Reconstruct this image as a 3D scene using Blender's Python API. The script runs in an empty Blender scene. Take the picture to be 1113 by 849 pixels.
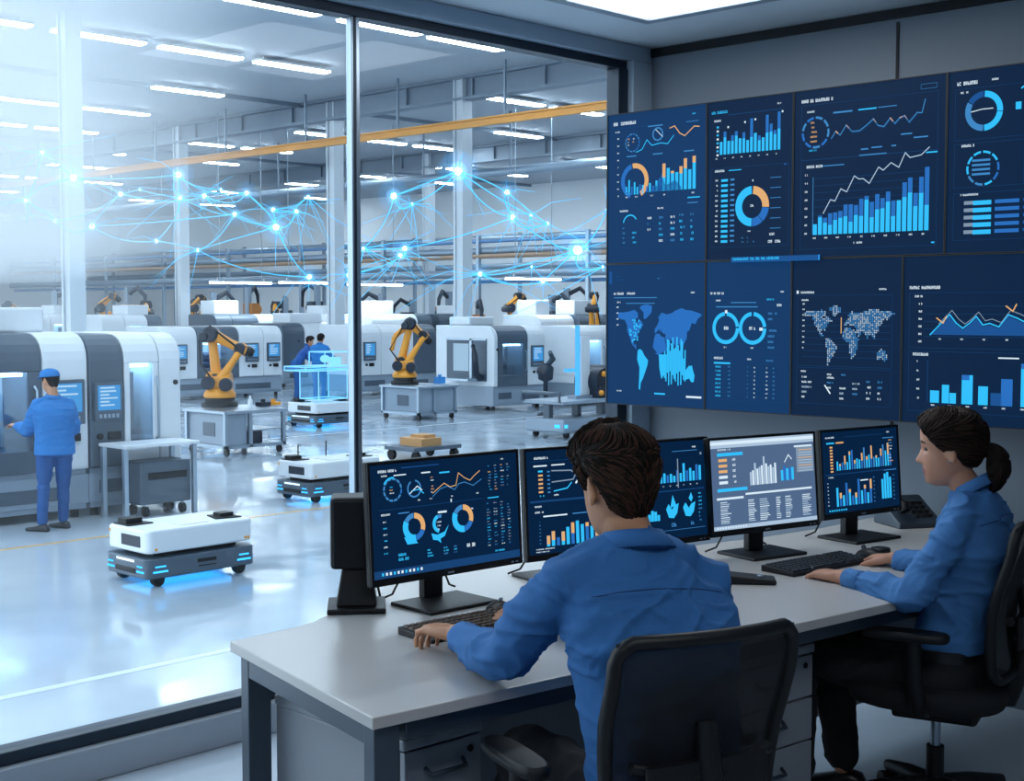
import bpy, bmesh, math, random
from mathutils import Vector, Matrix, noise
import numpy as np
random.seed(7)
S = bpy.context.scene
COL = S.collection
PI = math.pi
def R(d): return math.radians(d)

# ------------------------------------------------------------------ camera
# world: x runs along the glass wall away from the viewer, y from the control room out into the hall
CAM_H, FPX, PITCH = 1.63, 1496.0, R(3.42)
FW = (0.7193, 0.6947); RT = (0.6947, -0.7193)
cam = bpy.data.cameras.new('camera'); camo = bpy.data.objects.new('camera', cam); COL.objects.link(camo)
cam.sensor_width = 36.0; cam.lens = 36.0 * FPX / 1113.0; cam.clip_end = 400; cam.clip_start = 0.05
camo.location = (0, 0, CAM_H)
_f = Vector((FW[0] * math.cos(PITCH), FW[1] * math.cos(PITCH), -math.sin(PITCH)))
camo.rotation_euler = _f.to_track_quat('-Z', 'Y').to_euler()
S.camera = camo
# ------------------------------------------------------------------ light and exposure
S.view_settings.view_transform = 'Standard'; S.view_settings.look = 'None'
S.view_settings.exposure = 0.0; S.view_settings.gamma = 1.0; S.view_settings.use_curve_mapping = False
S.cycles.use_denoising = True
S.cycles.max_bounces = 8; S.cycles.transparent_max_bounces = 16; S.cycles.volume_bounces = 2
S.cycles.sample_clamp_indirect = 6.0
WORLD_STRENGTH = 3.6
TUBE = 42.0
TROFFER = 8.0
HALL_LAMP = 260.0   # each hall area lamp
wd = bpy.data.worlds.new('world'); S.world = wd; wd.use_nodes = True
bgn = wd.node_tree.nodes['Background']; bgn.inputs[0].default_value = (0.95, 0.98, 1.0, 1); bgn.inputs[1].default_value = WORLD_STRENGTH

def area(name, loc, size, sizey, power, color=(0.8, 0.9, 1.0), rot=(0, 0, 0)):
    l = bpy.data.lights.new(name, 'AREA'); l.shape = 'RECTANGLE'; l.size = size; l.size_y = sizey
    l.energy = power; l.color = color
    o = bpy.data.objects.new(name, l); COL.objects.link(o); o.location = loc; o.rotation_euler = rot
    return o

# ------------------------------------------------------------------ positions from sight lines
def ray(px, py):
    r = (px - 556.5) / FPX; u = (424.5 - py) / FPX
    dep = math.cos(PITCH) + u * math.sin(PITCH); z = -math.sin(PITCH) + u * math.cos(PITCH)
    return Vector((r * RT[0] + dep * FW[0], r * RT[1] + dep * FW[1], z))
def atz(px, py, z):
    d = ray(px, py); t = (z - CAM_H) / d.z
    return Vector((d.x * t, d.y * t, z))
def atd(px, py, D):
    d = ray(px, py); t = D / (d.x * FW[0] + d.y * FW[1])
    return Vector((d.x * t, d.y * t, CAM_H + d.z * t))

# ------------------------------------------------------------------ materials
def lin(c):
    if isinstance(c, str):
        c = c.lstrip('#'); c = [int(c[i:i + 2], 16) / 255 for i in (0, 2, 4)]
        c = [x / 12.92 if x <= 0.04045 else ((x + 0.055) / 1.055) ** 2.4 for x in c]
    return (c[0], c[1], c[2], 1.0)
MATS = {}
def mat(name, col, rough=0.5, metal=0.0, var=0.06, scale=8.0, bump=0.0, bscale=60.0, emit=None, estr=0.0, spec=0.5, rvar=0.0, coat=0.0, stretch=None):
    if name in MATS: return MATS[name]
    m = bpy.data.materials.new(name); m.use_nodes = True; MATS[name] = m
    nt = m.node_tree; b = nt.nodes['Principled BSDF']
    c = lin(col)
    b.inputs['Base Color'].default_value = c
    b.inputs['Roughness'].default_value = rough; b.inputs['Metallic'].default_value = metal
    b.inputs['Specular IOR Level'].default_value = spec
    b.inputs['Coat Weight'].default_value = coat
    tc = nt.nodes.new('ShaderNodeTexCoord')
    src = tc.outputs['Object']
    if stretch:
        mp = nt.nodes.new('ShaderNodeMapping'); mp.inputs['Scale'].default_value = stretch
        nt.links.new(src, mp.inputs['Vector']); src = mp.outputs['Vector']
    if var or rvar:
        n = nt.nodes.new('ShaderNodeTexNoise'); n.inputs['Scale'].default_value = scale; n.inputs['Detail'].default_value = 4
        nt.links.new(src, n.inputs['Vector'])
        if var:
            mx = nt.nodes.new('ShaderNodeMix'); mx.data_type = 'RGBA'
            mx.inputs[6].default_value = tuple(x * (1 - var) for x in c[:3]) + (1,)
            mx.inputs[7].default_value = tuple(min(1, x * (1 + var)) for x in c[:3]) + (1,)
            nt.links.new(n.outputs['Fac'], mx.inputs[0]); nt.links.new(mx.outputs[2], b.inputs['Base Color'])
        if rvar:
            mr = nt.nodes.new('ShaderNodeMapRange'); mr.inputs[3].default_value = max(0.02, rough - rvar); mr.inputs[4].default_value = rough + rvar
            nt.links.new(n.outputs['Fac'], mr.inputs[0]); nt.links.new(mr.outputs[0], b.inputs['Roughness'])
    if bump:
        n2 = nt.nodes.new('ShaderNodeTexNoise'); n2.inputs['Scale'].default_value = bscale; n2.inputs['Detail'].default_value = 3
        nt.links.new(src, n2.inputs['Vector'])
        bp = nt.nodes.new('ShaderNodeBump'); bp.inputs['Strength'].default_value = bump; bp.inputs['Distance'].default_value = 0.01
        nt.links.new(n2.outputs['Fac'], bp.inputs['Height']); nt.links.new(bp.outputs['Normal'], b.inputs['Normal'])
    if emit is not None:
        b.inputs['Emission Color'].default_value = lin(emit); b.inputs['Emission Strength'].default_value = estr
    return m
def emis(name, col, st=1.0, gloss=False):
    if name in MATS: return MATS[name]
    m = bpy.data.materials.new(name); m.use_nodes = True; MATS[name] = m
    nt = m.node_tree; b = nt.nodes['Principled BSDF']
    b.inputs['Base Color'].default_value = (0.004, 0.006, 0.010, 1)
    b.inputs['Roughness'].default_value = 0.45 if gloss else 0.8; b.inputs['Specular IOR Level'].default_value = 0.03 if gloss else 0.0
    b.inputs['Emission Color'].default_value = lin(col); b.inputs['Emission Strength'].default_value = st
    return m
def clearmat(name, col, fac, rough=0.02, emitc=None, est=0.0):
    # thin clear sheet: mostly transparent, a little mirror; optional own glow
    if name in MATS: return MATS[name]
    m = bpy.data.materials.new(name); m.use_nodes = True; MATS[name] = m
    nt = m.node_tree; nt.nodes.clear()
    out = nt.nodes.new('ShaderNodeOutputMaterial'); tr = nt.nodes.new('ShaderNodeBsdfTransparent'); gl = nt.nodes.new('ShaderNodeBsdfGlossy')
    tr.inputs[0].default_value = lin(col); gl.inputs['Roughness'].default_value = rough; gl.inputs[0].default_value = (0.9, 0.95, 1, 1)
    mx = nt.nodes.new('ShaderNodeMixShader'); mx.inputs[0].default_value = fac
    nt.links.new(tr.outputs[0], mx.inputs[1]); nt.links.new(gl.outputs[0], mx.inputs[2])
    last = mx.outputs[0]
    if emitc:
        em = nt.nodes.new('ShaderNodeEmission'); em.inputs[0].default_value = lin(emitc); em.inputs[1].default_value = est
        ad = nt.nodes.new('ShaderNodeAddShader'); nt.links.new(last, ad.inputs[0]); nt.links.new(em.outputs[0], ad.inputs[1]); last = ad.outputs[0]
    nt.links.new(last, out.inputs[0])
    return m

# ------------------------------------------------------------------ mesh builder
def basis(d, up=Vector((0, 0, 1))):
    d = d.normalized()
    if abs(d.dot(up)) > 0.97: up = Vector((1, 0, 0)) if abs(d.x) < 0.9 else Vector((0, 1, 0))
    a = d.cross(up).normalized(); b = a.cross(d).normalized()
    return a, b
class MB:
    def __init__(s): s.v = []; s.f = []; s.m = []; s.sm = []
    def add(s, vs, fs, m=0, smooth=False, M=None):
        o = len(s.v)
        for p in vs:
            p = Vector(p)
            s.v.append(tuple(M @ p) if M is not None else tuple(p))
        for f in fs:
            s.f.append(tuple(o + i for i in f)); s.m.append(m); s.sm.append(smooth)
        return s
    def box(s, c, d, m=0, rz=0.0, M=None):
        x, y, z = d[0] / 2, d[1] / 2, d[2] / 2
        vs = [Vector((a * x, b * y, e * z)) for a in (-1, 1) for b in (-1, 1) for e in (-1, 1)]
        if rz: rm = Matrix.Rotation(rz, 3, 'Z'); vs = [rm @ v for v in vs]
        vs = [v + Vector(c) for v in vs]
        return s.add(vs, [(0, 1, 3, 2), (4, 6, 7, 5), (0, 4, 5, 1), (2, 3, 7, 6), (0, 2, 6, 4), (1, 5, 7, 3)], m, False, M)
    def bx(s, x0, x1, y0, y1, z0, z1, m=0, M=None):
        return s.box(((x0 + x1) / 2, (y0 + y1) / 2, (z0 + z1) / 2), (x1 - x0, y1 - y0, z1 - z0), m, 0, M)
    def rings(s, rs, m=0, smooth=True, caps=True, M=None, closed=False):
        n = len(rs[0]); vs = [p for r in rs for p in r]; fs = []
        L = len(rs)
        for i in range(L if closed else L - 1):
            a = i * n; b = ((i + 1) % L) * n
            for j in range(n):
                k = (j + 1) % n; fs.append((a + j, a + k, b + k, b + j))
        s.add(vs, fs, m, smooth, M)
        if caps and not closed:
            s.add(rs[0], [tuple(range(n))[::-1]], m, False, M); s.add(rs[-1], [tuple(range(n))], m, False, M)
        return s
    def tube(s, pts, r, n=8, m=0, smooth=True, caps=True, M=None, up=Vector((0, 0, 1)), flat=1.0):
        pts = [Vector(p) for p in pts]; rs = []
        for i, p in enumerate(pts):
            d = (pts[min(i + 1, len(pts) - 1)] - pts[max(i - 1, 0)])
            a, b = basis(d, up)
            rr = r[i] if isinstance(r, (list, tuple)) else r
            rs.append([p + a * math.cos(2 * PI * k / n) * rr + b * math.sin(2 * PI * k / n) * rr * flat for k in range(n)])
        return s.rings(rs, m, smooth, caps, M)
    def cyl(s, p0, p1, r, n=16, m=0, M=None, r1=None, smooth=True):
        return s.tube([p0, p1], [r, r if r1 is None else r1], n, m, smooth, True, M)
    def lathe(s, prof, n=20, m=0, c=(0, 0, 0), M=None, smooth=True):
        c = Vector(c)
        return s.rings([[c + Vector((r * math.cos(2 * PI * k / n), r * math.sin(2 * PI * k / n), z)) for k in range(n)] for r, z in prof], m, smooth, True, M)
    def ell(s, c, r, n=16, k=10, m=0, M=None):
        c = Vector(c); rs = []
        for i in range(1, k):
            t = PI * i / k
            rs.append([c + Vector((r[0] * math.sin(t) * math.cos(2 * PI * j / n), r[1] * math.sin(t) * math.sin(2 * PI * j / n), -r[2] * math.cos(t))) for j in range(n)])
        vs = [p for q in rs for p in q]; o = len(vs); vs += [c - Vector((0, 0, r[2])), c + Vector((0, 0, r[2]))]
        fs = []
        for i in range(len(rs) - 1):
            for j in range(n): fs.append((i * n + j, i * n + (j + 1) % n, (i + 1) * n + (j + 1) % n, (i + 1) * n + j))
        for j in range(n):
            fs.append((o, (j + 1) % n, j)); q = (len(rs) - 1) * n; fs.append((o + 1, q + j, q + (j + 1) % n))
        return s.add(vs, fs, m, True, M)
    def prism(s, poly, z0, z1, m=0, M=None, smooth=False):
        n = len(poly)
        vs = [(p[0], p[1], z0) for p in poly] + [(p[0], p[1], z1) for p in poly]
        fs = [tuple(range(n))[::-1], tuple(range(n, 2 * n))] + [(i, (i + 1) % n, n + (i + 1) % n, n + i) for i in range(n)]
        return s.add(vs, fs, m, smooth, M)
    def extx(s, prof, x0, x1, m=0, M=None):      # profile in (y, z) carried along x
        n = len(prof)
        vs = [(x0, p[0], p[1]) for p in prof] + [(x1, p[0], p[1]) for p in prof]
        fs = [tuple(range(n)), tuple(range(n, 2 * n))[::-1]] + [(i, n + i, n + (i + 1) % n, (i + 1) % n) for i in range(n)]
        return s.add(vs, fs, m, False, M)
    def mesh(s, name, mats, fix=True):
        me = bpy.data.meshes.new(name); me.from_pydata(s.v, [], s.f)
        for mm in mats: me.materials.append(mm)
        me.polygons.foreach_set('material_index', s.m); me.polygons.foreach_set('use_smooth', s.sm)
        if fix:
            b = bmesh.new(); b.from_mesh(me); bmesh.ops.recalc_face_normals(b, faces=b.faces); b.to_mesh(me); b.free()
        me.update(); return me
    def build(s, name, mats, parent=None, loc=(0, 0, 0), rz=0.0, bevel=0.0, seg=2, fix=True):
        if not isinstance(mats, (list, tuple)): mats = [mats]
        o = bpy.data.objects.new(name, s.mesh(name, mats, fix)); COL.objects.link(o)
        o.location = loc; o.rotation_euler = (0, 0, rz)
        if parent is not None: o.parent = parent
        if bevel:
            b = o.modifiers.new('bevel', 'BEVEL'); b.width = bevel; b.segments = seg; b.limit_method = 'ANGLE'; b.angle_limit = R(40)
            b.harden_normals = False
        return o
def tag(o, label=None, cat=None, group=None, kind=None):
    if label: o['label'] = label
    if cat: o['category'] = cat
    if group: o['group'] = group
    if kind: o['kind'] = kind
    return o
def thing(name, label, cat, loc=(0, 0, 0), rz=0.0, group=None):
    o = bpy.data.objects.new(name, None); COL.objects.link(o); o.empty_display_size = 0.1
    o.location = loc; o.rotation_euler = (0, 0, rz)
    return tag(o, label, cat, group)
def struct(name, mb, m, bevel=0.0, parent=None, fix=True):
    o = mb.build(name, m, parent, bevel=bevel, fix=fix)
    if parent is None: o['kind'] = 'structure'
    return o
def kids(o): return [c for c in bpy.data.objects if c.parent == o]
def copy_tree(o, parent=None):
    c = o.copy(); COL.objects.link(c); c.parent = parent
    for ch in KIDS.get(o.name) or kids(o): copy_tree(ch, c)
    return c
KIDS = {}
def arc(cx, cy, r, a0, a1, n):
    return [(cx + r * math.cos(R(a0 + (a1 - a0) * i / n)), cy + r * math.sin(R(a0 + (a1 - a0) * i / n))) for i in range(n + 1)]

# ------------------------------------------------------------------ shared materials
M_ = dict(
    wall=mat('wall_paint', '#77818d', 0.7, var=0.04, scale=3),
    wallw=mat('hall_wall_paint', '#f0f3f5', 0.7, var=0.04, scale=0.4),
    ceil=mat('ceiling_tile', '#cdd8e1', 0.75, var=0.03),
    hceil=mat('hall_ceiling', '#adb5bd', 0.75, var=0.05, scale=0.3),
    floor=mat('office_floor', '#a3afbb', 0.45, var=0.10, scale=2.5, bump=0.03),
    frame=mat('window_frame', '#a9bccd', 0.45, 0.1, var=0.04),
    framed=mat('window_frame_dark', '#1d2c3c', 0.4, 0.3, var=0.05),
    steel=mat('brushed_steel', '#9aa9b7', 0.3, 0.8, var=0.06, stretch=(1, 1, 20)),
    black=mat('black_plastic', '#0b0e12', 0.5, var=0.1, spec=.35),
    black2=mat('black_rubber', '#0b0d10', 0.7, var=0.1),
    dark=mat('dark_grey_metal', '#38434f', 0.4, 0.2, var=0.08),
    blk3=mat('soft_black_fabric', '#0d1117', 0.9, var=0.2, scale=200, bump=0.1, bscale=400),
    desk=mat('desk_laminate', '#b4b2b0', 0.28, var=0.015, scale=2),
    deskedge=mat('desk_leg_metal', '#47525e', 0.4, 0.4, var=0.06),
    cab=mat('cabinet_steel', '#8d939b', 0.45, 0.1, var=0.05, scale=120),
    mwhite=mat('machine_white', '#d3dae0', 0.35, var=0.05, scale=3),
    mgrey=mat('machine_grey', '#8a99a8', 0.4, 0.1, var=0.06, scale=3),
    mdark=mat('machine_dark', '#4a5866', 0.4, 0.1, var=0.08, scale=3),
    orange=mat('robot_orange', '#e0952a', 0.38, var=0.08, scale=6),
    copper=mat('cable_copper', '#b87433', 0.5, var=0.2),
    navy=mat('navy_plastic', '#111d2e', 0.4, var=0.1),
)
# ================================================================== the control room
WX, WY = 5.413, 4.328           # screen wall plane, glass wall plane
CZ = 2.905
X0, Y0 = -2.6, -2.6
HF = -0.72                      # hall floor level
struct('floor', MB().bx(X0, WX, Y0, WY + 0.10, -0.25, 0), M_['floor'])
cb = MB().bx(X0, WX + .1, Y0, WY + 0.10, CZ, CZ + 0.12)
struct('ceiling', cb, M_['ceil'])
wb = MB().bx(WX, WX + 0.12, Y0, WY + 0.12, 0, CZ - .055)
wb.bx(WX, WX + 0.12, Y0, WY + .12, CZ - .055, CZ)
struct('wall_right', wb, M_['wall'])
struct('wall_back', MB().bx(X0, WX, Y0 - .12, Y0, 0, CZ), M_['wall'])
struct('wall_left', MB().bx(X0 - .12, X0, Y0, WY, 0, CZ), M_['wall'])
# joints of the wall panels and a dark strip painted as the shadow line under the ceiling
tb = MB()
for y in (2.943, 1.45): tb.bx(WX - .006, WX - .0005, y - .006, y + .006, 0, CZ - .06)
struct('trim_1', tb, mat('panel_joint_and_shadow', '#11161c', .7))
struct('trim_2', MB().bx(WX - .012, WX - .0005, Y0, WY - .06, CZ - .045, CZ - .005), mat('panel_joint_and_shadow', '#11161c', .7))
struct('baseboard_right', MB().bx(WX - .015, WX - .0005, Y0, WY - .2, .001, .09), M_['dark'])

# glass wall: header, sill, mullion, jamb and the panes
win = bpy.data.objects.new('window_1', None); COL.objects.link(win); win['kind'] = 'structure'
hb = MB().bx(X0, WX, WY - .06, WY + .10, 2.83, CZ - .001)
hb.bx(X0, 5.36, WY - .02, WY + .06, 2.79, 2.83, 1)
hb.build('header', [M_['frame'], M_['framed']], win, bevel=.004)
sb = MB().bx(X0, WX - .0, WY - .06, WY + .10, 0.001, 0.12)
sb.bx(X0, 5.36, WY - .025, WY + .07, .12, .165, 1)
sb.build('sill', [mat('sill_metal', '#a2aab3', .4, .3), M_['framed']], win, bevel=.004)
mbm = MB().bx(3.559, 3.572, WY - .012, WY + .024, .165, 2.79, 1)
mbm.bx(3.572, 3.592, WY - .012, WY + .024, .165, 2.79, 0)
mbm.bx(3.549, 3.559, WY - .012, WY + .024, .165, 2.79, 0)
mbm.build('mullion', [M_['steel'], M_['framed']], win, bevel=.003)
jb = MB().bx(5.195, 5.265, WY - .03, WY + .05, .165, 2.79, 1)
jb.bx(5.265, 5.412, WY - .062, WY + .10, .12, 2.83, 0)
jb.build('jamb', [M_['frame'], M_['framed']], win, bevel=.004)
mb2 = MB().bx(-.52, -.47, WY - .05, WY + .05, .165, 2.79)
mb2.build('mullion', [M_['steel']], win)
GL = clearmat('window_glass', '#eaf3f9', 0.012)
for x0, x1 in ((X0, -.52), (-.47, 3.549), (3.592, 5.2)):
    MB().bx(x0, x1, WY + .004, WY + .014, .155, 2.80).build('pane', GL, win)
# face of the raised floor towards the hall
struct('wall_front', MB().bx(X0, WX + .12, WY + .101, WY + .16, HF, .10), M_['wall'])

# ceiling light panel
def troffer(label, x0, x1, y0, y1, grp='recessed ceiling light panels'):
    t = thing('ceiling_light', label, 'light', ((x0 + x1) / 2, (y0 + y1) / 2, CZ - .03), 0, grp)
    w, d = (x1 - x0) / 2, (y1 - y0) / 2
    f = MB()
    fr = .055
    f.bx(-w, w, -d, -d + fr, -.012, .028); f.bx(-w, w, d - fr, d, -.012, .028)
    f.bx(-w, -w + fr, -d + fr, d - fr, -.012, .028); f.bx(w - fr, w, -d + fr, d - fr, -.012, .028)
    f.bx(-.02, .02, -d + fr, d - fr, -.012, .028)
    f.build('frame', mat('light_frame', '#8d9aa8', .5), t, bevel=.003)
    for sx in (-1, 1):
        a, b = sorted((sx * .021, sx * (w - fr)))
        MB().bx(a, b, -d + fr, d - fr, .0, .02).build('diffuser', emis('light_diffuser', '#e9eef2', TROFFER), t)
troffer('white ceiling light panel above the video wall and desks', 3.55, 4.78, 2.55, 3.80)
troffer('added unseen ceiling light panel further back over the office floor', 1.0, 2.2, -.6, .6)  # out of view, added to lift the light in the office
troffer('added unseen ceiling light panel near the back corner of the office', -1.6, -.4, .2, 1.4)  # another added panel out of view, for more fill light

# ================================================================== screen drawings
SC = ['bg', 'bg2', 'cyan', 'blue', 'mid', 'dim', 'org', 'wht', 'gry', 'pale', 'line']
SCM = [emis('screen_navy', '#05203f', 1, True), emis('screen_blue', '#0a3563', 1, True), emis('screen_cyan', '#2fb4ee', 1.15), emis('screen_royal', '#2a6fc0', 1.0),
       emis('screen_mid', '#1c5292', 1.0), emis('screen_dim', '#174273', 1.0), emis('screen_orange', '#e2ae74', 1.0), emis('screen_white', '#d8ecfa', 1.0),
       emis('screen_grey', '#7f94ab', 1.0), emis('screen_pale', '#aac2da', 1.0), emis('screen_line', '#3f86c4', 1.0)]
SK = {k: i for i, k in enumerate(SC)}
class Draw:
    # x to the right, y down, both 0..1 of the screen face
    def __init__(s, W, H, bg='bg', seed=1):
        s.W, s.H = W, H; s.mb = MB(); s.r = random.Random(seed)
        s.q([(0, 0), (1, 0), (1, 1), (0, 1)], bg, 0)
    def P(s, p, L): return ((p[0] - .5) * s.W, -.0004 * L, (.5 - p[1]) * s.H)
    def q(s, pts, key, L=1):
        s.mb.add([s.P(p, L) for p in pts], [tuple(range(len(pts)))], SK[key])
    def rect(s, x, y, w, h, key, L=1): s.q([(x, y), (x, y + h), (x + w, y + h), (x + w, y)], key, L)
    def box(s, x, y, w, h, key='dim', t=.0012, L=1):
        tx, ty = t / s.W, t / s.H
        s.rect(x, y, w, ty, key, L); s.rect(x, y + h - ty, w, ty, key, L); s.rect(x, y, tx, h, key, L); s.rect(x + w - tx, y, tx, h, key, L)
    def line(s, pts, key, t=.003, L=3):
        for a, b in zip(pts, pts[1:]):
            ax, ay, bx, by = a[0] * s.W, a[1] * s.H, b[0] * s.W, b[1] * s.H
            dx, dy = bx - ax, by - ay; l = math.hypot(dx, dy) or 1; nx, ny = -dy / l * t / 2, dx / l * t / 2
            ex, ey = dx / l * t * .3, dy / l * t * .3
            s.q([((ax - ex + nx) / s.W, (ay - ey + ny) / s.H), ((bx + ex + nx) / s.W, (by + ey + ny) / s.H), ((bx + ex - nx) / s.W, (by + ey - ny) / s.H), ((ax - ex - nx) / s.W, (ay - ey - ny) / s.H)], key, L)
    def arc(s, cx, cy, r0, r1, a0, a1, key, L=2, sy=1.0):
        # radii as parts of the screen height, angles clockwise from the top
        n = max(2, int(abs(a1 - a0) / 9)); k = s.H / s.W
        for i in range(n):
            t0, t1 = R(a0 + (a1 - a0) * i / n), R(a0 + (a1 - a0) * (i + 1) / n)
            s.q([(cx + r * math.sin(t) * k, cy - r * math.cos(t) * sy) for r, t in ((r0, t0), (r1, t0), (r1, t1), (r0, t1))], key, L)
    def ring(s, cx, cy, r, key='cyan', th=.012, gaps=12, L=2):
        for i in range(gaps):
            s.arc(cx, cy, r - th, r, 360 * i / gaps, 360 * (i + .78) / gaps, s.r.choice([key, key, 'blue', 'line']), L)
    def txt(s, x, y, h, n, key='wht', L=2, bold=.3):
        h *= .74
        # a run of small marks like tiny print; h as part of the height
        cw = h * s.H / s.W * .62; cx = x
        for i in range(n):
            if s.r.random() < .12: cx += cw; continue
            g = [(1, 0, 0, 1, 1), (1, 1, 0, 0, 1), (1, 0, 1, 0, 1), (1, 1, 1, 0, 0), (0, 1, 1, 1, 1), (1, 1, 0, 1, 0)][s.r.randrange(6)]
            b = .26 * cw
            if g[0]: s.rect(cx, y, b, h, key, L)
            if g[1]: s.rect(cx + cw * .5, y, b, h, key, L)
            if g[2]: s.rect(cx, y, cw * .8, h * .26, key, L)
            if g[3]: s.rect(cx, y + h * .4, cw * .8, h * .24, key, L)
            if g[4]: s.rect(cx, y + h * .76, cw * .8, h * .24, key, L)
            cx += cw
        return cx
    def dash(s, x, y, w, h, key='line', L=2): s.rect(x, y, w, h, key, L)
    def bars(s, x, y, w, h, vals, keys=('cyan',), gap=.4, tops=None, stack=None):
        n = len(vals); bw = w / n
        for i, v in enumerate(vals):
            k = keys[i % len(keys)]
            s.rect(x + i * bw, y - v * h, bw * (1 - gap), v * h, k, 2)
            if stack: s.rect(x + i * bw, y - v * h, bw * (1 - gap), v * h * stack[i % len(stack)], 'blue', 3)
            if tops and tops[i % len(tops)]:
                f = tops[i % len(tops)]; s.rect(x + i * bw, y - v * h, bw * (1 - gap), v * h * f, 'org', 4)
    def table(s, x, y, w, h, rows, cols, keys=('cyan', 'line', 'wht'), fill=.75, ch=None):
        for i in range(rows):
            for j in range(cols):
                if s.r.random() > fill: continue
                cw = w / cols; hh = h / rows
                s.txt(x + j * cw, y + i * hh, hh * (ch or .5), max(2, int(cw * s.W / (hh * (ch or .5) * s.H * .62) * s.r.uniform(.35, .8))), s.r.choice(keys))
    def build(s, parent, loc=(0, 0, 0), name='display'):
        return s.mb.build(name, SCM, parent, loc, fix=False)
def wander(n, a, b, x0, x1, rr, trend=0.0):
    out = []; v = .5
    for i in range(n):
        v = min(1, max(0, v + rr.uniform(-.35, .35))); t = i / (n - 1)
        out.append((x0 + (x1 - x0) * t, b + (a - b) * min(1, max(0, v * (1 - trend) + trend * t))))
    return out
NAM = [(-165, 62), (-160, 70), (-140, 70), (-120, 71), (-95, 74), (-80, 70), (-78, 62), (-92, 58), (-82, 53), (-76, 60), (-64, 56), (-56, 50), (-66, 44), (-74, 40), (-81, 31), (-81, 25), (-90, 30), (-97, 26), (-94, 17), (-87, 20), (-84, 11), (-79, 9), (-92, 14), (-105, 20), (-112, 30), (-124, 40), (-124, 49), (-135, 58), (-150, 59)]
GRL = [(-55, 60), (-45, 60), (-22, 70), (-20, 80), (-40, 83), (-65, 81), (-72, 77), (-55, 70)]
SAM = [(-79, 9), (-70, 12), (-60, 9), (-50, 1), (-35, -6), (-38, -14), (-48, -26), (-57, -36), (-65, -42), (-68, -54), (-74, -52), (-72, -35), (-71, -18), (-81, -5)]
AFR = [(-16, 15), (-10, 30), (-5, 36), (10, 37), (20, 32), (32, 31), (36, 22), (43, 12), (51, 11), (41, -3), (40, -15), (33, -27), (20, -35), (12, -18), (9, 3), (-8, 5)]
EUR = [(-9, 37), (-9, 44), (-1, 48), (5, 53), (10, 58), (5, 62), (20, 70), (40, 67), (60, 69), (75, 73), (100, 77), (115, 74), (140, 73), (170, 69), (180, 66), (163, 60), (155, 52), (140, 54), (132, 43), (122, 40), (121, 30), (108, 20), (106, 10), (100, 14), (97, 17), (88, 22), (80, 9), (73, 20), (62, 25), (48, 30), (58, 20), (44, 13), (35, 30), (36, 36), (27, 37), (22, 38), (14, 45), (16, 38), (8, 44), (0, 39)]
AUS = [(114, -22), (122, -17), (131, -12), (137, -13), (142, -11), (147, -20), (153, -27), (150, -37), (141, -38), (131, -32), (116, -35)]
def mapf(lon, lat, x, y, w, h): return (x + w * (lon + 170) / 350, y + h * (84 - lat) / 142)
def inside(p, poly):
    c = False; j = len(poly) - 1
    for i in range(len(poly)):
        if (poly[i][1] > p[1]) != (poly[j][1] > p[1]) and p[0] < (poly[j][0] - poly[i][0]) * (p[1] - poly[i][1]) / (poly[j][1] - poly[i][1]) + poly[i][0]: c = not c
        j = i
    return c

def scr_upper1(d):
    d.txt(.06, .055, .028, 16); d.txt(.86, .05, .012, 5, 'cyan'); d.dash(.06, .095, .4, .004, 'dim')
    d.txt(.08, .115, .012, 7); d.dash(.42, .10, .15, .008); d.dash(.8, .1, .12, .004)
    for i in range(9): d.txt(.10, .16 + .048 * i, .012, 3, 'wht')
    d.ring(.26, .2, .062, 'line', .008, 14); d.table(.21, .17, .1, .06, 3, 2, ('wht', 'org'))
    d.line([(.3, .265), (.36, .25), (.41, .19), (.46, .23), (.55, .22), (.62, .23), (.68, .18)], 'cyan', .004)
    d.line([(.64, .13), (.69, .12), (.74, .17), (.79, .19), (.84, .16), (.88, .135), (.93, .14)], 'org', .0045)
    d.arc(.52, .16, .035, .045, 0, 360, 'line'); d.line([(.5, .13), (.57, .18)], 'wht', .003)
    for x in (.2, .47, .78): d.dash(x, .285, .1, .008, 'line')
    d.arc(.285, .455, .085, .118, 200, 345, 'blue'); d.arc(.285, .455, .085, .118, -10, 150, 'org'); d.bars(.19, .545, .2, .11, [.5, .9, .5, .75, .45, .6, .55], ('cyan', 'cyan', 'blue'))
    d.bars(.40, .535, .2, .13, [.3, .45, .3, .55, .65, .9], ('blue', 'cyan'))
    d.bars(.57, .535, .34, .21, [.85, .7, .6, .55, .72, .95, .6, 1.0], ('cyan',), .28, (.5, 0, .12, 0, .3, .32, 0, .2))
    d.q([(.42, .53), (.5, .5), (.56, .43), (.6, .5), (.7, .47), (.76, .52), (.76, .535), (.42, .535)], 'mid', 2)
    for x in (.19, .29, .45, .58, .86): d.txt(x, .555, .012, 4)
    d.dash(.82, .585, .12, .008, 'cyan'); d.box(.1, .63, .88, .27); d.txt(.13, .645, .016, 10); d.txt(.52, .64, .014, 8); d.dash(.82, .62, .1, .006, 'line')
    d.arc(.24, .74, .055, .064, -80, 60, 'cyan'); d.table(.16, .76, .2, .13, 4, 2, ('cyan', 'line'), .9); d.table(.42, .7, .35, .19, 5, 3, ('line', 'cyan', 'wht'), .7); d.table(.74, .69, .22, .2, 5, 2, ('line', 'cyan'), .8)
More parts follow.
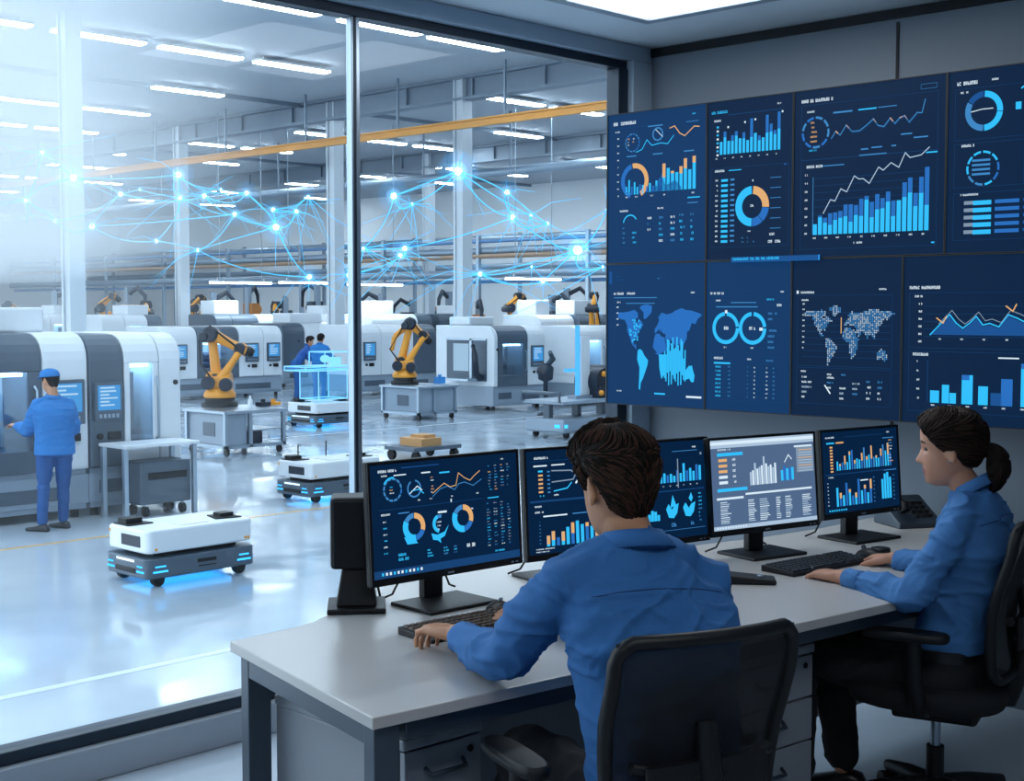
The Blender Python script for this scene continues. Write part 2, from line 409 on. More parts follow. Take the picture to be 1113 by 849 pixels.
def scr_upper2(d):
    d.txt(.05, .06, .022, 12, 'cyan'); d.txt(.82, .05, .012, 5, 'wht'); d.dash(.25, .088, .62, .004, 'dim')
    d.txt(.08, .115, .016, 7)
    for i in range(8): d.rect(.11, .155 + i * .025, .025, .012, 'wht' if i % 2 else 'cyan', 2)
    d.bars(.15, .335, .72, .23, [.35, .62, .36, .5, .6, .4, .55, .33, .9, .5, .42, .36, .95, .7, .52, 1.0], ('cyan',), .3, None, (0, .25, 0, .3, .2, 0, .3, 0, .55, 0, .3, 0, .5, .3, .2, .45))
    for x, y in ((.24, .16), (.44, .14), (.56, .13), (.87, .1)): d.rect(x, y, .018, .012, 'wht', 3)
    for i in range(8): d.txt(.1 + .1 * i, .355, .01, 3)
    d.box(.04, .42, .92, .5, 'dim'); d.txt(.08, .43, .018, 10); d.dash(.26, .435, .15, .006, 'cyan'); d.rect(.90, .42, .03, .012, 'mid')
    for i in range(13):
        y = .49 + i * .032
        d.dash(.17, y, .08, .016, 'cyan'); d.txt(.1, y, .014, 3); d.dash(.28, y, .05, .012, 'line')
    d.arc(.54, .67, .075, .125, 4, 95, 'org'); d.arc(.54, .67, .075, .125, 97, 140, 'blue'); d.arc(.54, .67, .075, .125, 142, 180, 'blue'); d.arc(.54, .67, .075, .125, 182, 358, 'cyan')
    d.txt(.52, .66, .018, 3); d.rect(.54, .505, .012, .012, 'wht')
    for i in range(6): d.dash(.75, .5 + i * .062, .12, .004, 'line')
    d.txt(.49, .82, .01, 5); d.table(.42, .86, .2, .05, 2, 3, ('line',)); d.txt(.73, .84, .02, 5); d.txt(.73, .885, .022, 9)
def scr_upper3(d):
    d.txt(.05, .055, .026, 18); d.box(.84, .045, .1, .028, 'line'); d.box(.05, .09, .9, .86, 'dim')
    d.txt(.09, .125, .014, 8); d.ring(.15, .255, .095, 'line', .014, 9); d.table(.115, .19, .08, .14, 5, 1, ('org', 'org', 'line'), .95); d.txt(.1, .355, .014, 9, 'cyan')
    d.dash(.27, .145, .13, .010, 'line'); d.dash(.44, .145, .12, .008, 'cyan'); d.dash(.57, .145, .12, .005, 'line')
    p = [(.26, .30), (.29, .26), (.32, .285), (.36, .23), (.40, .27), (.45, .27), (.5, .24), (.54, .21), (.57, .25), (.61, .26), (.65, .215), (.68, .25), (.71, .22), (.74, .21), (.77, .25), (.82, .20), (.85, .205), (.87, .13)]
    d.line(p, 'line', .004); d.line([(x + .004, y + .008) for x, y in p[3:16]], 'dim', .003)
    for i in (1, 3, 7, 10, 12, 13): d.line([p[i], ((p[i][0] + p[i + 1][0]) / 2, (p[i][1] + p[i + 1][1]) / 2)], 'org', .005)
    for x, y, w in ((.46, .375, .05), (.53, .37, .07), (.66, .37, .03), (.72, .31, .07), (.8, .335, .09)): d.dash(x, y, w, .008, 'line')
    d.dash(.05, .415, .9, .003, 'dim'); d.dash(.45, .41, .18, .007, 'line'); d.dash(.88, .425, .07, .008, 'cyan')
    d.txt(.09, .45, .02, 12); d.dash(.2, .455, .15, .006, 'line')
    d.rect(.135, .52, .004, .34, 'line')
    for i in range(8): d.txt(.08, .5 + i * .05, .014, 3)
    for i in range(8): d.rect(.14, .53 + i * .042, .75, .002, 'dim')
    v = [.18, .32, .28, .35, .36, .38, .48, .48, .46, .56, .6, .5, .62, .55, .65, .50, .5, .78, .85, .6, .85, 1.0]
    d.bars(.14, .865, .77, .355, v, ('cyan',), .22, None, (0, .1, .3, .55, .35, .3, .4, .6, .35, .5, .1, .5, .4, .3, .25, .5, .0, .3, .28, .35, .3, .6))
    d.line([(.21, .74), (.26, .66), (.29, .67), (.33, .6), (.37, .62), (.42, .53), (.45, .55), (.48, .55), (.52, .58), (.58, .49), (.61, .51), (.66, .47), (.71, .5), (.75, .42), (.78, .45), (.85, .44), (.9, .4)], 'pale', .004)
    for i in range(10): d.txt(.14 + .08 * i, .88, .012, 4)
    d.txt(.42, .915, .014, 9); d.rect(.92, .93, .02, .008, 'cyan')
def scr_upper4(d):
    d.txt(.05, .06, .026, 10); d.txt(.24, .06, .014, 6); d.box(.04, .1, .42, .28, 'dim'); d.txt(.07, .115, .014, 7)
    for cx, cy in ((.2, .23), (.56, .21)):
        d.arc(cx, cy, .075, .108, 2, 95, 'cyan'); d.arc(cx, cy, .075, .108, 97, 178, 'cyan'); d.arc(cx, cy, .075, .108, 182, 300, 'line'); d.arc(cx, cy, .075, .108, 303, 358, 'mid')
    d.line([(.13, .23), (.19, .22), (.25, .22)], 'wht', .003); d.rect(.37, .2, .03, .04, 'cyan'); d.line([(.4, .13), (.44, .1)], 'cyan', .006)
    d.box(.04, .4, .38, .24, 'dim'); d.txt(.08, .405, .018, 9); d.ring(.2, .54, .095, 'cyan', .012, 10); d.ring(.56, .54, .09, 'line', .012, 10)
    for i in range(4): d.dash(.14, .49 + i * .025, .1, .012, 'line')
    d.box(.04, .67, .92, .26, 'dim'); d.txt(.08, .675, .014, 16)
    for i in range(5):
        y = .715 + i * .04; d.dash(.1, y, .05, .02, 'gry'); d.dash(.15, y, .1, .024, 'cyan'); d.dash(.27, y, .13, .02, 'blue'); d.dash(.42, y, .08, .016, 'mid')
    d.table(.6, .7, .35, .2, 5, 3)
def scr_lower1(d):
    d.txt(.07, .20, .022, 9); d.txt(.21, .20, .02, 8); d.dash(.07, .235, .45, .006, 'line'); d.txt(.86, .2, .014, 5); d.txt(.52, .10, .012, 5, 'line')
    d.rect(.02, .05, .03, .09, 'mid'); d.table(.09, .06, .15, .07, 3, 1, ('mid',)); d.txt(.09, .265, .014, 7); d.dash(.2, .275, .3, .006, 'line')
    for i in range(4): d.txt(.1, .3 + i * .042, .014, 3)
    x, y, w, h = .10, .28, .87, .63
    for poly in (NAM, GRL): d.q([mapf(a, b, x, y, w, h) for a, b in poly], 'blue', 2)
    d.q([mapf(a, b, x, y, w, h) for a, b in EUR], 'blue', 2); d.q([mapf(a, b, x, y, w, h) for a, b in AFR if b > 4] + [mapf(9, 3, x, y, w, h)], 'blue', 3)
    for poly in (SAM, AUS): d.q([mapf(a, b, x, y, w, h) for a, b in poly], 'cyan', 3)
    d.q([mapf(a, b, x, y, w, h) for a, b in ((9, 4), (42, 4), (41, -3), (40, -15), (33, -27), (20, -35), (12, -18))], 'cyan', 4)
    for i in range(16):
        lx = .60 + i * .0135; t = .56 + .05 * math.sin(i * 1.9) + (.05 if i in (0, 1, 14, 15) else 0); b = .80 + .05 * math.sin(i * 2.7)
        d.rect(lx, t, .0125, b - t, 'cyan', 4)
    rr = d.r
    for k in range(60):
        a, b = rr.uniform(-120, -70), rr.uniform(20, 60)
        if inside((a, b), NAM): p = mapf(a, b, x, y, w, h); d.rect(p[0], p[1], .012, .012, 'cyan', 3)
    d.txt(.1, .9, .012, 10, 'wht'); d.dash(.5, .905, .11, .012, 'cyan'); d.dash(.82, .915, .15, .014, 'wht'); d.box(.08, .25, .9, .68, 'dim')
def scr_lower2(d):
    d.txt(.05, .205, .02, 12); d.txt(.88, .2, .014, 4); d.box(.04, .23, .9, .44, 'dim'); d.txt(.1, .255, .014, 8); d.txt(.72, .25, .014, 9, 'cyan'); d.dash(.12, .3, .5, .007, 'line'); d.dash(.3, .272, .3, .006, 'line'); d.txt(.84, .285, .02, 4)
    for cx in (.24, .56):
        d.arc(cx, .445, .082, .108, 5, 84, 'cyan'); d.arc(cx, .445, .082, .108, 90, 355, 'cyan'); d.txt(cx - .04, .435, .028, 4, 'wht'); d.txt(cx - .02, .57, .012, 4)
    d.rect(.23, .325, .03, .022, 'wht', 3); d.rect(.64, .44, .04, .02, 'wht', 3)
    d.table(.74, .34, .2, .26, 7, 1, ('line', 'wht'), .9)
    d.box(.04, .63, .9, .3, 'dim'); d.txt(.1, .64, .02, 8); d.txt(.5, .645, .014, 5); d.txt(.72, .65, .014, 9, 'line'); d.dash(.1, .675, .2, .012, 'cyan')
    for i in range(8):
        y = .7 + i * .028; d.txt(.12, y, .016, 6, 'cyan'); d.txt(.27, y, .012, 4, 'line'); d.txt(.5, y, .01, 2, 'line'); d.txt(.58, y, .012, 2); d.txt(.72, y, .012, 3); d.txt(.8, y, .012, 3, 'line')
def scr_lower3(d):
    d.rect(.04, .2, .02, .02, 'wht'); d.txt(.08, .205, .018, 13); d.txt(.8, .19, .014, 8); d.box(.05, .23, .87, .45, 'dim'); d.txt(.09, .255, .014, 8)
    for i in range(9): d.txt(.1, .28 + i * .035, .012, 3)
    for i in range(8): d.rect(.1, .34 + i * .04, .8, .002, 'dim')
    x, y, w, h = .10, .29, .84, .40
    for i in range(54):
        for j in range(34):
            lon, lat = -168 + i * 6.5, 82 - j * 4.1
            for poly in (NAM, GRL, SAM, AFR, EUR, AUS):
                if inside((lon, lat), poly):
                    p = mapf(lon, lat, x, y, w, h); d.rect(p[0], p[1], .011, .0085, 'pale' if d.r.random() < .45 else 'line', 3); break
    d.rect(.46, .37, .008, .1, 'org', 2); d.box(.05, .69, .87, .23, 'dim'); d.txt(.09, .71, .014, 6); d.txt(.34, .725, .014, 6); d.txt(.47, .725, .014, 5, 'line')
    d.table(.1, .745, .2, .16, 5, 1, ('wht', 'pale'), 1); d.table(.34, .745, .35, .16, 5, 3, ('line', 'pale', 'wht'), .7); d.table(.7, .76, .2, .14, 4, 2, ('wht', 'line'), .9)
    d.line([(.32, .8), (.37, .85)], 'wht', .006)
def scr_lower4(d):
    d.txt(.03, .18, .024, 18); d.box(.03, .22, .94, .33, 'dim'); d.txt(.05, .235, .016, 8)
    for i in range(6): d.txt(.075, .28 + i * .045, .016, 3)
    for i in range(5): d.rect(.1, .3 + i * .045, .85, .002, 'dim')
    p = [(.13, .48), (.16, .44), (.19, .40), (.22, .36), (.25, .41), (.28, .44), (.31, .41), (.34, .37), (.37, .42), (.40, .41), (.44, .43), (.48, .36), (.52, .38), (.55, .4), (.58, .32), (.61, .36), (.64, .41), (.67, .42), (.7, .36), (.73, .32), (.77, .36), (.82, .33), (.87, .4), (.92, .34), (.96, .36)]
    for a, b in zip(p, p[1:]): d.q([a, b, (b[0], .47), (a[0], .47)], 'mid', 2)
    d.line([(a, b - .01) for a, b in p], 'cyan', .005); d.line([(a + .01, b - .035) for a, b in p[1:]], 'gry', .003)
    for c in ((.16, .37), (.47, .30), (.58, .31), (.7, .33)): d.line([c, (c[0] + .03, c[1] + .03), (c[0] + .045, c[1] - .01)], 'org', .005, 5)
    for i in range(8): d.txt(.17 + .1 * i, .49, .012, 3)
    d.box(.03, .57, .94, .36, 'dim'); d.txt(.05, .58, .022, 10); d.dash(.44, .595, .09, .008, 'wht'); d.rect(.12, .62, .003, .25, 'dim')
    for i in range(5): d.txt(.07, .625 + i * .055, .014, 3)
    for x, v, k, w in ((.135, .28, 'cyan', .042), (.19, .42, 'cyan', .033), (.225, .24, 'cyan', .03), (.28, .66, 'cyan', .05), (.355, .42, 'cyan', .043), (.41, .28, 'mid', .05), (.455, .6, 'blue', .05), (.54, .95, 'cyan', .048), (.62, .7, 'cyan', .046), (.69, .52, 'cyan', .045), (.76, .4, 'blue', .045), (.83, .6, 'cyan', .045)):
        d.rect(x, .875 - v * .26, w, v * .26, k, 2)
        if v > .65: d.rect(x, .875 - v * .26, w * .7, .03, 'blue', 3)
    for i in range(7): d.txt(.14 + .08 * i, .885, .012, 4)
VWX, VZ = 5.06, (1.172, 1.840, 2.545)
panels = [
    (4.257, 3.678, 1, scr_upper1, 'bg2', 'wall screen with ring chart and orange-topped bars, top row beside the window'),
    (3.678, 3.229, 1, scr_upper2, 'bg', 'wall screen with bar chart above an orange and cyan donut, top row'),
    (3.229, 2.537, 1, scr_upper3, 'bg', 'wide wall screen with large stepped bar chart under a line graph, top row'),
    (2.537, 1.80, 1, scr_upper4, 'bg', 'wall screen with round gauges, top row end cut by the photo edge'),
    (4.257, 3.678, 0, scr_lower1, 'bg2', 'wall screen with solid blue world map, bottom row'),
    (3.678, 3.229, 0, scr_lower2, 'bg2', 'wall screen with two cyan rings above a list, bottom row'),
    (3.229, 2.713, 0, scr_lower3, 'bg', 'wall screen with dotted world map above a table, bottom row'),
    (2.713, 1.80, 0, scr_lower4, 'bg', 'wall screen with area graph above tall cyan bars, behind the woman'),
]
for k, (ya, yb, up, fn, bg, lab) in enumerate(panels):
    z0, z1 = (VZ[1], VZ[2]) if up else (VZ[0], VZ[1])
    W, H = ya - yb, z1 - z0
    t = thing('wall_screen', lab, 'screen', (VWX, (ya + yb) / 2, (z0 + z1) / 2), -PI / 2, 'video wall screens')
    b = MB().bx(-W / 2 + .001, W / 2 - .001, .004, .075, -H / 2 + .001, H / 2 - .001)
    b.build('housing', M_['black'], t, bevel=.004)
    e = MB(); q = .0045
    e.bx(-W / 2 + .001, W / 2 - .001, -.003, .006, H / 2 - q, H / 2 - .001); e.bx(-W / 2 + .001, W / 2 - .001, -.003, .006, -H / 2 + .001, -H / 2 + q)
    e.bx(-W / 2 + .001, -W / 2 + q, -.003, .006, -H / 2 + q, H / 2 - q); e.bx(W / 2 - q, W / 2 - .001, -.003, .006, -H / 2 + q, H / 2 - q)
    e.build('bezel', M_['black'], t)
    MB().bx(-.1, .1, .075, WX - VWX - .0005, -.1, .1).build('wall_mount', M_['dark'], t)
    d = Draw(W - .006, H - .006, bg, k + 3); fn(d); d.build(t, (0, .002, 0))
# glowing caption strip across the seam of the two rows
cap = thing('caption_strip', 'glowing blue caption bar across the seam of the wall screens', 'sign', (VWX - .012, 3.33, 1.842), -PI / 2)
MB().bx(-.2, .24, -.004, .004, -.010, .012).build('light_bar', emis('caption_blue', '#2f97ee', 1.1), cap)
d = Draw(.44, .022, 'mid', 77); d.txt(.02, .15, .7, 34, 'cyan'); d.build(cap, (.02, -.0062, .001), 'lettering')

# ================================================================== desk
desk = thing('desk', 'long light grey control desk with dark metal leg frames', 'desk', (2.9, 2.6, 0))
DX, DY = 2.9, 2.6
TOP = .745
poly = [(1.898, 2.252), (2.402, 2.187), (3.886, 2.008), (5.35, 1.85), (5.35, 2.93), (4.814, 2.93), (4.45, 2.98), (4.125, 3.06), (3.8, 3.18), (3.441, 3.29), (3.1, 3.345), (2.85, 3.33), (2.68, 3.28), (2.56, 3.20), (2.46, 3.12), (2.38, 3.075), (2.30, 3.06), (2.081, 3.054)]
wt = MB().prism([(x - DX, y - DY) for x, y in poly], TOP - .028, TOP)
wt.build('worktop', M_['desk'], desk, bevel=.003)
lg = MB()
def dl(x, y): return (x - DX, y - DY)
legs = [((1.94, 2.275), (2.105, 3.02))]
for (a, b) in legs:
    (ax, ay), (bx_, by_) = dl(*a), dl(*b)
    ang = math.atan2(by_ - ay, bx_ - ax) - PI / 2
    for (x, y) in ((ax + .02, ay + .02), (bx_ + .02, by_ - .02)):
        MB().box((x, y, (TOP - .029) / 2), (.065, .05, TOP - .029), 0, ang).build('leg', M_['deskedge'], desk, bevel=.003)
    mx, my = (ax + bx_) / 2 + .02, (ay + by_) / 2; ln = math.hypot(bx_ - ax, by_ - ay)
    MB().box((mx, my, TOP - .062), (.055, ln - .092, .052), 0, ang).build('crossbar', M_['deskedge'], desk, bevel=.003)
for x in (5.28,):
    for y in (1.93, 2.86):
        q = dl(x, y); MB().box((q[0], q[1], (TOP - .029) / 2), (.065, .05, TOP - .029)).build('leg', M_['deskedge'], desk, bevel=.003)
    q = dl(x, 2.395); MB().box((q[0], q[1], TOP - .062), (.055, .875, .052)).build('crossbar', M_['deskedge'], desk, bevel=.003)
def beam(p, q, z, w, h):
    (ax, ay), (bx_, by_) = dl(*p), dl(*q); ang = math.atan2(by_ - ay, bx_ - ax)
    return MB().box(((ax + bx_) / 2, (ay + by_) / 2, z), (math.hypot(bx_ - ax, by_ - ay), w, h), 0, ang)
beam((2.02, 2.30), (5.24, 1.925), TOP - .058, .04, .05).build('rail', M_['deskedge'], desk, bevel=.003)
beam((2.15, 2.98), (5.24, 2.84), TOP - .058, .04, .05).build('rail', M_['deskedge'], desk, bevel=.003)
md = mat('modesty_panel', '#6f757d', .5, var=.04)
beam((2.45, 2.83), (3.30, 2.74), .42, .02, .56).build('modesty_panel', md, desk, bevel=.002)
beam((3.31, 2.74), (4.25, 2.65), .42, .02, .56).build('modesty_panel', md, desk, bevel=.002)
beam((4.26, 2.65), (5.22, 2.55), .42, .02, .56).build('modesty_panel', md, desk, bevel=.002)

def drawers(label, loc, rz, w, dpt, h, n):
    t = thing('drawer_cabinet', label, 'cabinet', loc, rz, 'drawer cabinets under the desk')
    b = MB().bx(-w / 2, w / 2, -dpt / 2 + .02, dpt / 2, .03, h - .03)
    b.build('body', M_['cab'], t, bevel=.004)
    MB().bx(-w / 2 - .004, w / 2 + .004, -dpt / 2 - .004, dpt / 2 + .002, h - .03, h).build('top', M_['cab'], t, bevel=.006)
    for sx in (-1, 1):
        for sy in (-1, 1):
            MB().cyl((sx * (w / 2 - .05), sy * (dpt / 2 - .07), 0), (sx * (w / 2 - .05), sy * (dpt / 2 - .07), .031), .02, 12).build('foot', M_['black2'], t)
    hs = [.16, .17] + [0] * 8
    z = h - .035
    for i in range(n):
        hh = .135 if i < n - 1 else z - .035
        fr = MB().bx(-w / 2 + .003, w / 2 - .003, -dpt / 2, -dpt / 2 + .02, z - hh + .006, z)
        f = fr.build('drawer', M_['cab'], t, bevel=.003)
        hz = z - hh * .45 if i < n - 1 else z - .07
        hd = MB().tube([(-.06, -dpt / 2, hz + .012), (-.055, -dpt / 2 - .022, hz), (.055, -dpt / 2 - .022, hz), (.06, -dpt / 2, hz + .012)], .006, 8)
        hd.build('handle', M_['dark'], f)
        if i == 0: MB().cyl((w / 2 - .04, -dpt / 2 - .004, z - .03), (w / 2 - .04, -dpt / 2 + .001, z - .03), .009, 12).build('lock', M_['black'], f)
        z -= hh
    return t
A1, A2, A3 = Vector((2.05, 2.46, 0)), None, None
drawers('grey drawer cabinet under the free end of the desk', (2.285, 2.70, 0.0), R(-3), .25, .55, .60, 3)
drawers('grey three-drawer cabinet under the middle of the desk, by the woman', (3.485, 2.545, 0.0), R(-6), .42, .56, .60, 3)

# ================================================================== monitors
def scr_m1(d):
    d.txt(.05, .05, .03, 15); d.txt(.88, .045, .018, 5); d.dash(.2, .04, .25, .008, 'mid'); d.txt(.07, .095, .018, 8); d.dash(.15, .1, .08, .01, 'wht'); d.dash(.33, .1, .06, .012, 'wht'); d.dash(.45, .115, .07, .014, 'cyan')
    d.ring(.14, .23, .105, 'line', .018, 12); d.arc(.14, .23, .1, .115, 300, 370, 'cyan', 3); d.table(.12, .2, .05, .08, 3, 1, ('org', 'cyan', 'wht'), 1)
    d.arc(.28, .24, .065, .08, 10, 330, 'line'); d.line([(.25, .28), (.30, .22), (.33, .26)], 'wht', .003); d.line([(.26, .26), (.31, .25), (.34, .29)], 'cyan', .003)
    d.table(.39, .15, .05, .16, 6, 1, ('org', 'wht'), .8)
    d.line([(.4, .3), (.45, .25), (.48, .22), (.52, .26), (.56, .25), (.58, .14), (.62, .19), (.66, .22), (.69, .18), (.73, .14)], 'org', .0024); d.line([(.4, .33), (.45, .27), (.5, .25), (.55, .29), (.58, .24), (.62, .23), (.68, .27), (.74, .22)], 'line', .0022)
    for x in (.3, .38, .52, .7): d.txt(x, .34, .016, 4)
    d.table(.79, .1, .18, .25, 9, 4, ('wht', 'line', 'line', 'cyan', 'gry', 'org'), .85); d.dash(.05, .40, .7, .004, 'dim'); d.dash(.78, .4, .08, .01, 'cyan'); d.rect(.52, .37, .008, .03, 'wht')
    d.txt(.06, .435, .022, 10); d.dash(.17, .44, .07, .01, 'line')
    for i in range(6): d.txt(.07, .5 + .055 * i, .018, 5, 'cyan' if i % 2 else 'wht')
    for cx, g in ((.27, 0), (.60, 1)):
        d.arc(cx, .58 - .02 * g, .075, .125, 2, 110, 'org'); d.arc(cx, .58 - .02 * g, .075, .125, 112, 170, 'blue'); d.arc(cx, .58 - .02 * g, .07, .13, 172, 300, 'cyan'); d.arc(cx, .58 - .02 * g, .08, .125, 302, 358, 'line')
    d.q([(.20, .66), (.27, .69), (.29, .73), (.22, .73)], 'cyan', 3)
    d.q([(.38, .66), (.42, .68), (.47, .66), (.5, .6), (.47, .7), (.44, .72), (.445, .76), (.42, .73), (.39, .72)], 'cyan', 3); d.arc(.44, .58, .05, .085, 190, 340, 'cyan'); d.arc(.44, .58, .05, .08, 340, 380, 'line'); d.table(.42, .56, .06, .1, 3, 1, ('org', 'wht'), 1)
    d.dash(.43, .47, .06, .018, 'wht'); d.rect(.53, .585, .025, .03, 'org'); d.txt(.66, .475, .02, 4)
    d.table(.77, .45, .2, .42, 15, 4, ('line', 'line', 'gry', 'cyan', 'wht'), .85)
    d.table(.16, .80, .12, .08, 2, 1, ('cyan', 'wht'), 1, .8); d.table(.35, .80, .08, .08, 3, 1, ('cyan',), 1, .7); d.table(.46, .80, .14, .08, 3, 2, ('cyan', 'line'), 1, .7); d.txt(.62, .80, .045, 5, 'wht'); d.txt(.82, .9, .022, 12, 'cyan')
    d.rect(0, .93, 1, .07, 'dim', 1)
    for i in range(11): d.rect(.05 + i * .025, .95, .013, .026, 'wht' if i % 3 else 'cyan', 2)
def scr_m2(d):
    d.txt(.09, .06, .03, 12); d.dash(.05, .1, .9, .004, 'dim'); d.dash(.08, .14, .15, .014, 'wht'); d.dash(.28, .14, .15, .012, 'wht')
    for i in range(6): d.dash(.13, .19 + i * .04, .05, .018, 'org' if i else 'cyan'); d.dash(.23, .2 + .04 * i, .03, .014, 'line')
    d.line([(.28, .20), (.5, .21), (.55, .25), (.52, .3), (.28, .31)], 'gry', .004); d.line([(.3, .4), (.45, .38), (.5, .33)], 'cyan', .004); d.arc(.68, .28, .05, .065, 0, 360, 'cyan'); d.arc(.53, .29, .04, .06, 20, 160, 'wht')
    d.txt(.14, .43, .02, 6, 'cyan'); d.txt(.3, .43, .02, 6); d.rect(.03, .48, .94, .02, 'dim'); d.txt(.08, .53, .022, 8); d.txt(.08, .585, .022, 10); d.dash(.17, .63, .27, .014, 'wht'); d.dash(.5, .63, .3, .01, 'line')
    for i in range(7): d.txt(.12, .68 + i * .035, .014, 3, 'line')
    d.bars(.2, .93, .72, .26, [.4, .55, .3, .5, .65, .8, .85, .7, .75, .6, .7, .5, .6], ('cyan', 'cyan', 'blue'), .35, (.8, .6, 0, .7, 0, .5, 0, 0, .2, 0))
    for i in range(2): d.txt(.08, .945 + i * .026, .014, 34 - 10 * i)
def scr_m3(d):
    d.txt(.84, .06, .022, 5); d.dash(.6, .1, .3, .006, 'line'); d.txt(.06, .06, .03, 12)
    d.rect(.655, .18, .012, .3, 'gry', 3); d.table(.06, .15, .3, .28, 6, 3)
    d.bars(.45, .42, .5, .22, [.3, .45, .35, .4, .3, .55, .4, .85, .5, .6, .45, .75, .7], ('cyan', 'cyan', 'blue'), .3); d.rect(.93, .13, .02, .025, 'gry', 3)
    for i in range(6): d.txt(.48 + .08 * i, .45, .014, 3)
    d.rect(.03, .5, .94, .012, 'dim')
    d.bars(.30, .80, .14, .12, [.6, .9, .8, .5], ('cyan',), .1)
    for cx in (.58, .78):
        d.q([(cx - .07, .69), (cx - .04, .64), (cx, .70), (cx + .03, .66), (cx + .08, .64), (cx + .06, .74), (cx + .02, .79), (cx - .04, .78)], 'cyan', 2)
    d.q([(.56, .68), (.59, .55), (.63, .66)], 'cyan', 3); d.q([(.78, .6), (.81, .54), (.83, .6), (.81, .64)], 'cyan', 3)
    d.txt(.57, .84, .05, 3, 'line'); d.txt(.80, .84, .05, 3, 'line'); d.table(.90, .55, .08, .32, 8, 1, ('line', 'cyan'), .9); d.rect(.03, .91, .94, .004, 'line')
def scr_m4(d):
    d.rect(0, 0, 1, .09, 'pale', 1); d.rect(0, .02, 1, .035, 'wht', 2); d.rect(0, .09, 1, .91, 'slate', 1) if 'slate' in SK else None
    d.txt(.06, .10, .022, 20, 'wht', 3); d.rect(.06, .145, .24, .035, 'cyan', 3)
    for i in range(5):
        d.rect(.07, .21 + i * .062, .08, .032, 'org' if i < 3 else 'wht', 3); d.txt(.2, .21 + i * .062, .035, 3, 'wht', 3)
    d.rect(.05, .54, .28, .035, 'cyan', 3)
    d.bars(.36, .53, .26, .33, [.45, .5, .75, .55, .6, .65, .95, .7, .6, .65, .55, .7], ('pale', 'wht'), .2); d.bars(.66, .51, .13, .3, [.4, .55, .45, .5, .48], ('cyan', 'blue'), .1)
    d.rect(.82, .14, .17, .29, 'gry', 2)
    d.line([(.7, .3), (.74, .22), (.77, .27)], 'wht', .004, 4); d.rect(.8, .12, .18, .02, 'wht', 4)
    for i in range(9): d.rect(.84, .17 + i * .03, .14, .008, 'pale' if i % 3 else 'org', 3)
    d.rect(.04, .64, .25, .025, 'wht', 3); d.rect(.31, .61, .65, .022, 'wht', 3)
    for c, w in ((.07, .1), (.33, .08), (.44, .1), (.6, .05), (.69, .07), (.86, .09)):
        for i in range(12): d.rect(c, .69 + i * .021, w * d.r.uniform(.6, 1), .009, 'wht' if d.r.random() < .5 else 'pale', 3)
    d.rect(0, .955, 1, .045, 'pale', 4)
    for i in range(12): d.rect(.03 + i * .024, .965, .012, .02, 'wht', 5)
def scr_m5(d):
    d.txt(.05, .06, .025, 14); d.txt(.86, .045, .022, 5); d.dash(.3, .07, .5, .005, 'dim'); d.dash(.06, .13, .1, .018, 'cyan'); d.dash(.18, .13, .1, .018, 'org'); d.dash(.8, .12, .15, .01, 'line')
    for i in range(9): d.rect(.1, .18 + i * .037, .035, .02, 'org', 2)
    rr = d.r
    d.bars(.18, .48, .74, .32, [.35, .25, .3, .55, .3, .7, .75, .35, .4, .35, .6, .8, .45, .5, .85, .4, .45, .35, .7, .85, .6, .9, .5], ('cyan', 'cyan', 'blue', 'line'), .4, (0, .3, 0, .6, 0, .2, 0, .4, 0, 0, .5))
    d.table(.88, .15, .1, .3, 8, 1, ('org', 'wht', 'line'), .9); d.rect(.03, .52, .94, .01, 'dim'); d.txt(.07, .55, .02, 10); d.dash(.8, .53, .17, .008, 'line')
    d.bars(.16, .92, .48, .33, [.7, .5, .4, .85, .6, .35, .45, .95, .5, .7, .4, .9], ('cyan', 'blue'), .35, (0, .4, 0, 0, .2)); d.bars(.76, .89, .14, .33, [.75, .95, 1, .8], ('cyan',), .2)
    d.rect(.48, .62, .1, .015, 'wht', 3)
    for i in range(7): d.txt(.05, .62 + i * .045, .016, 3)
    for j in (.65, .92):
        for i in range(7): d.txt(j, .6 + i * .05, .02, 3, 'line')
    for i in range(8): d.rect(.06 + i * .03, .955, .018, .02, 'cyan', 2)
SC.append('slate'); SK['slate'] = 11; SCM.append(emis('screen_slate', '#50688a', 1.0, True))

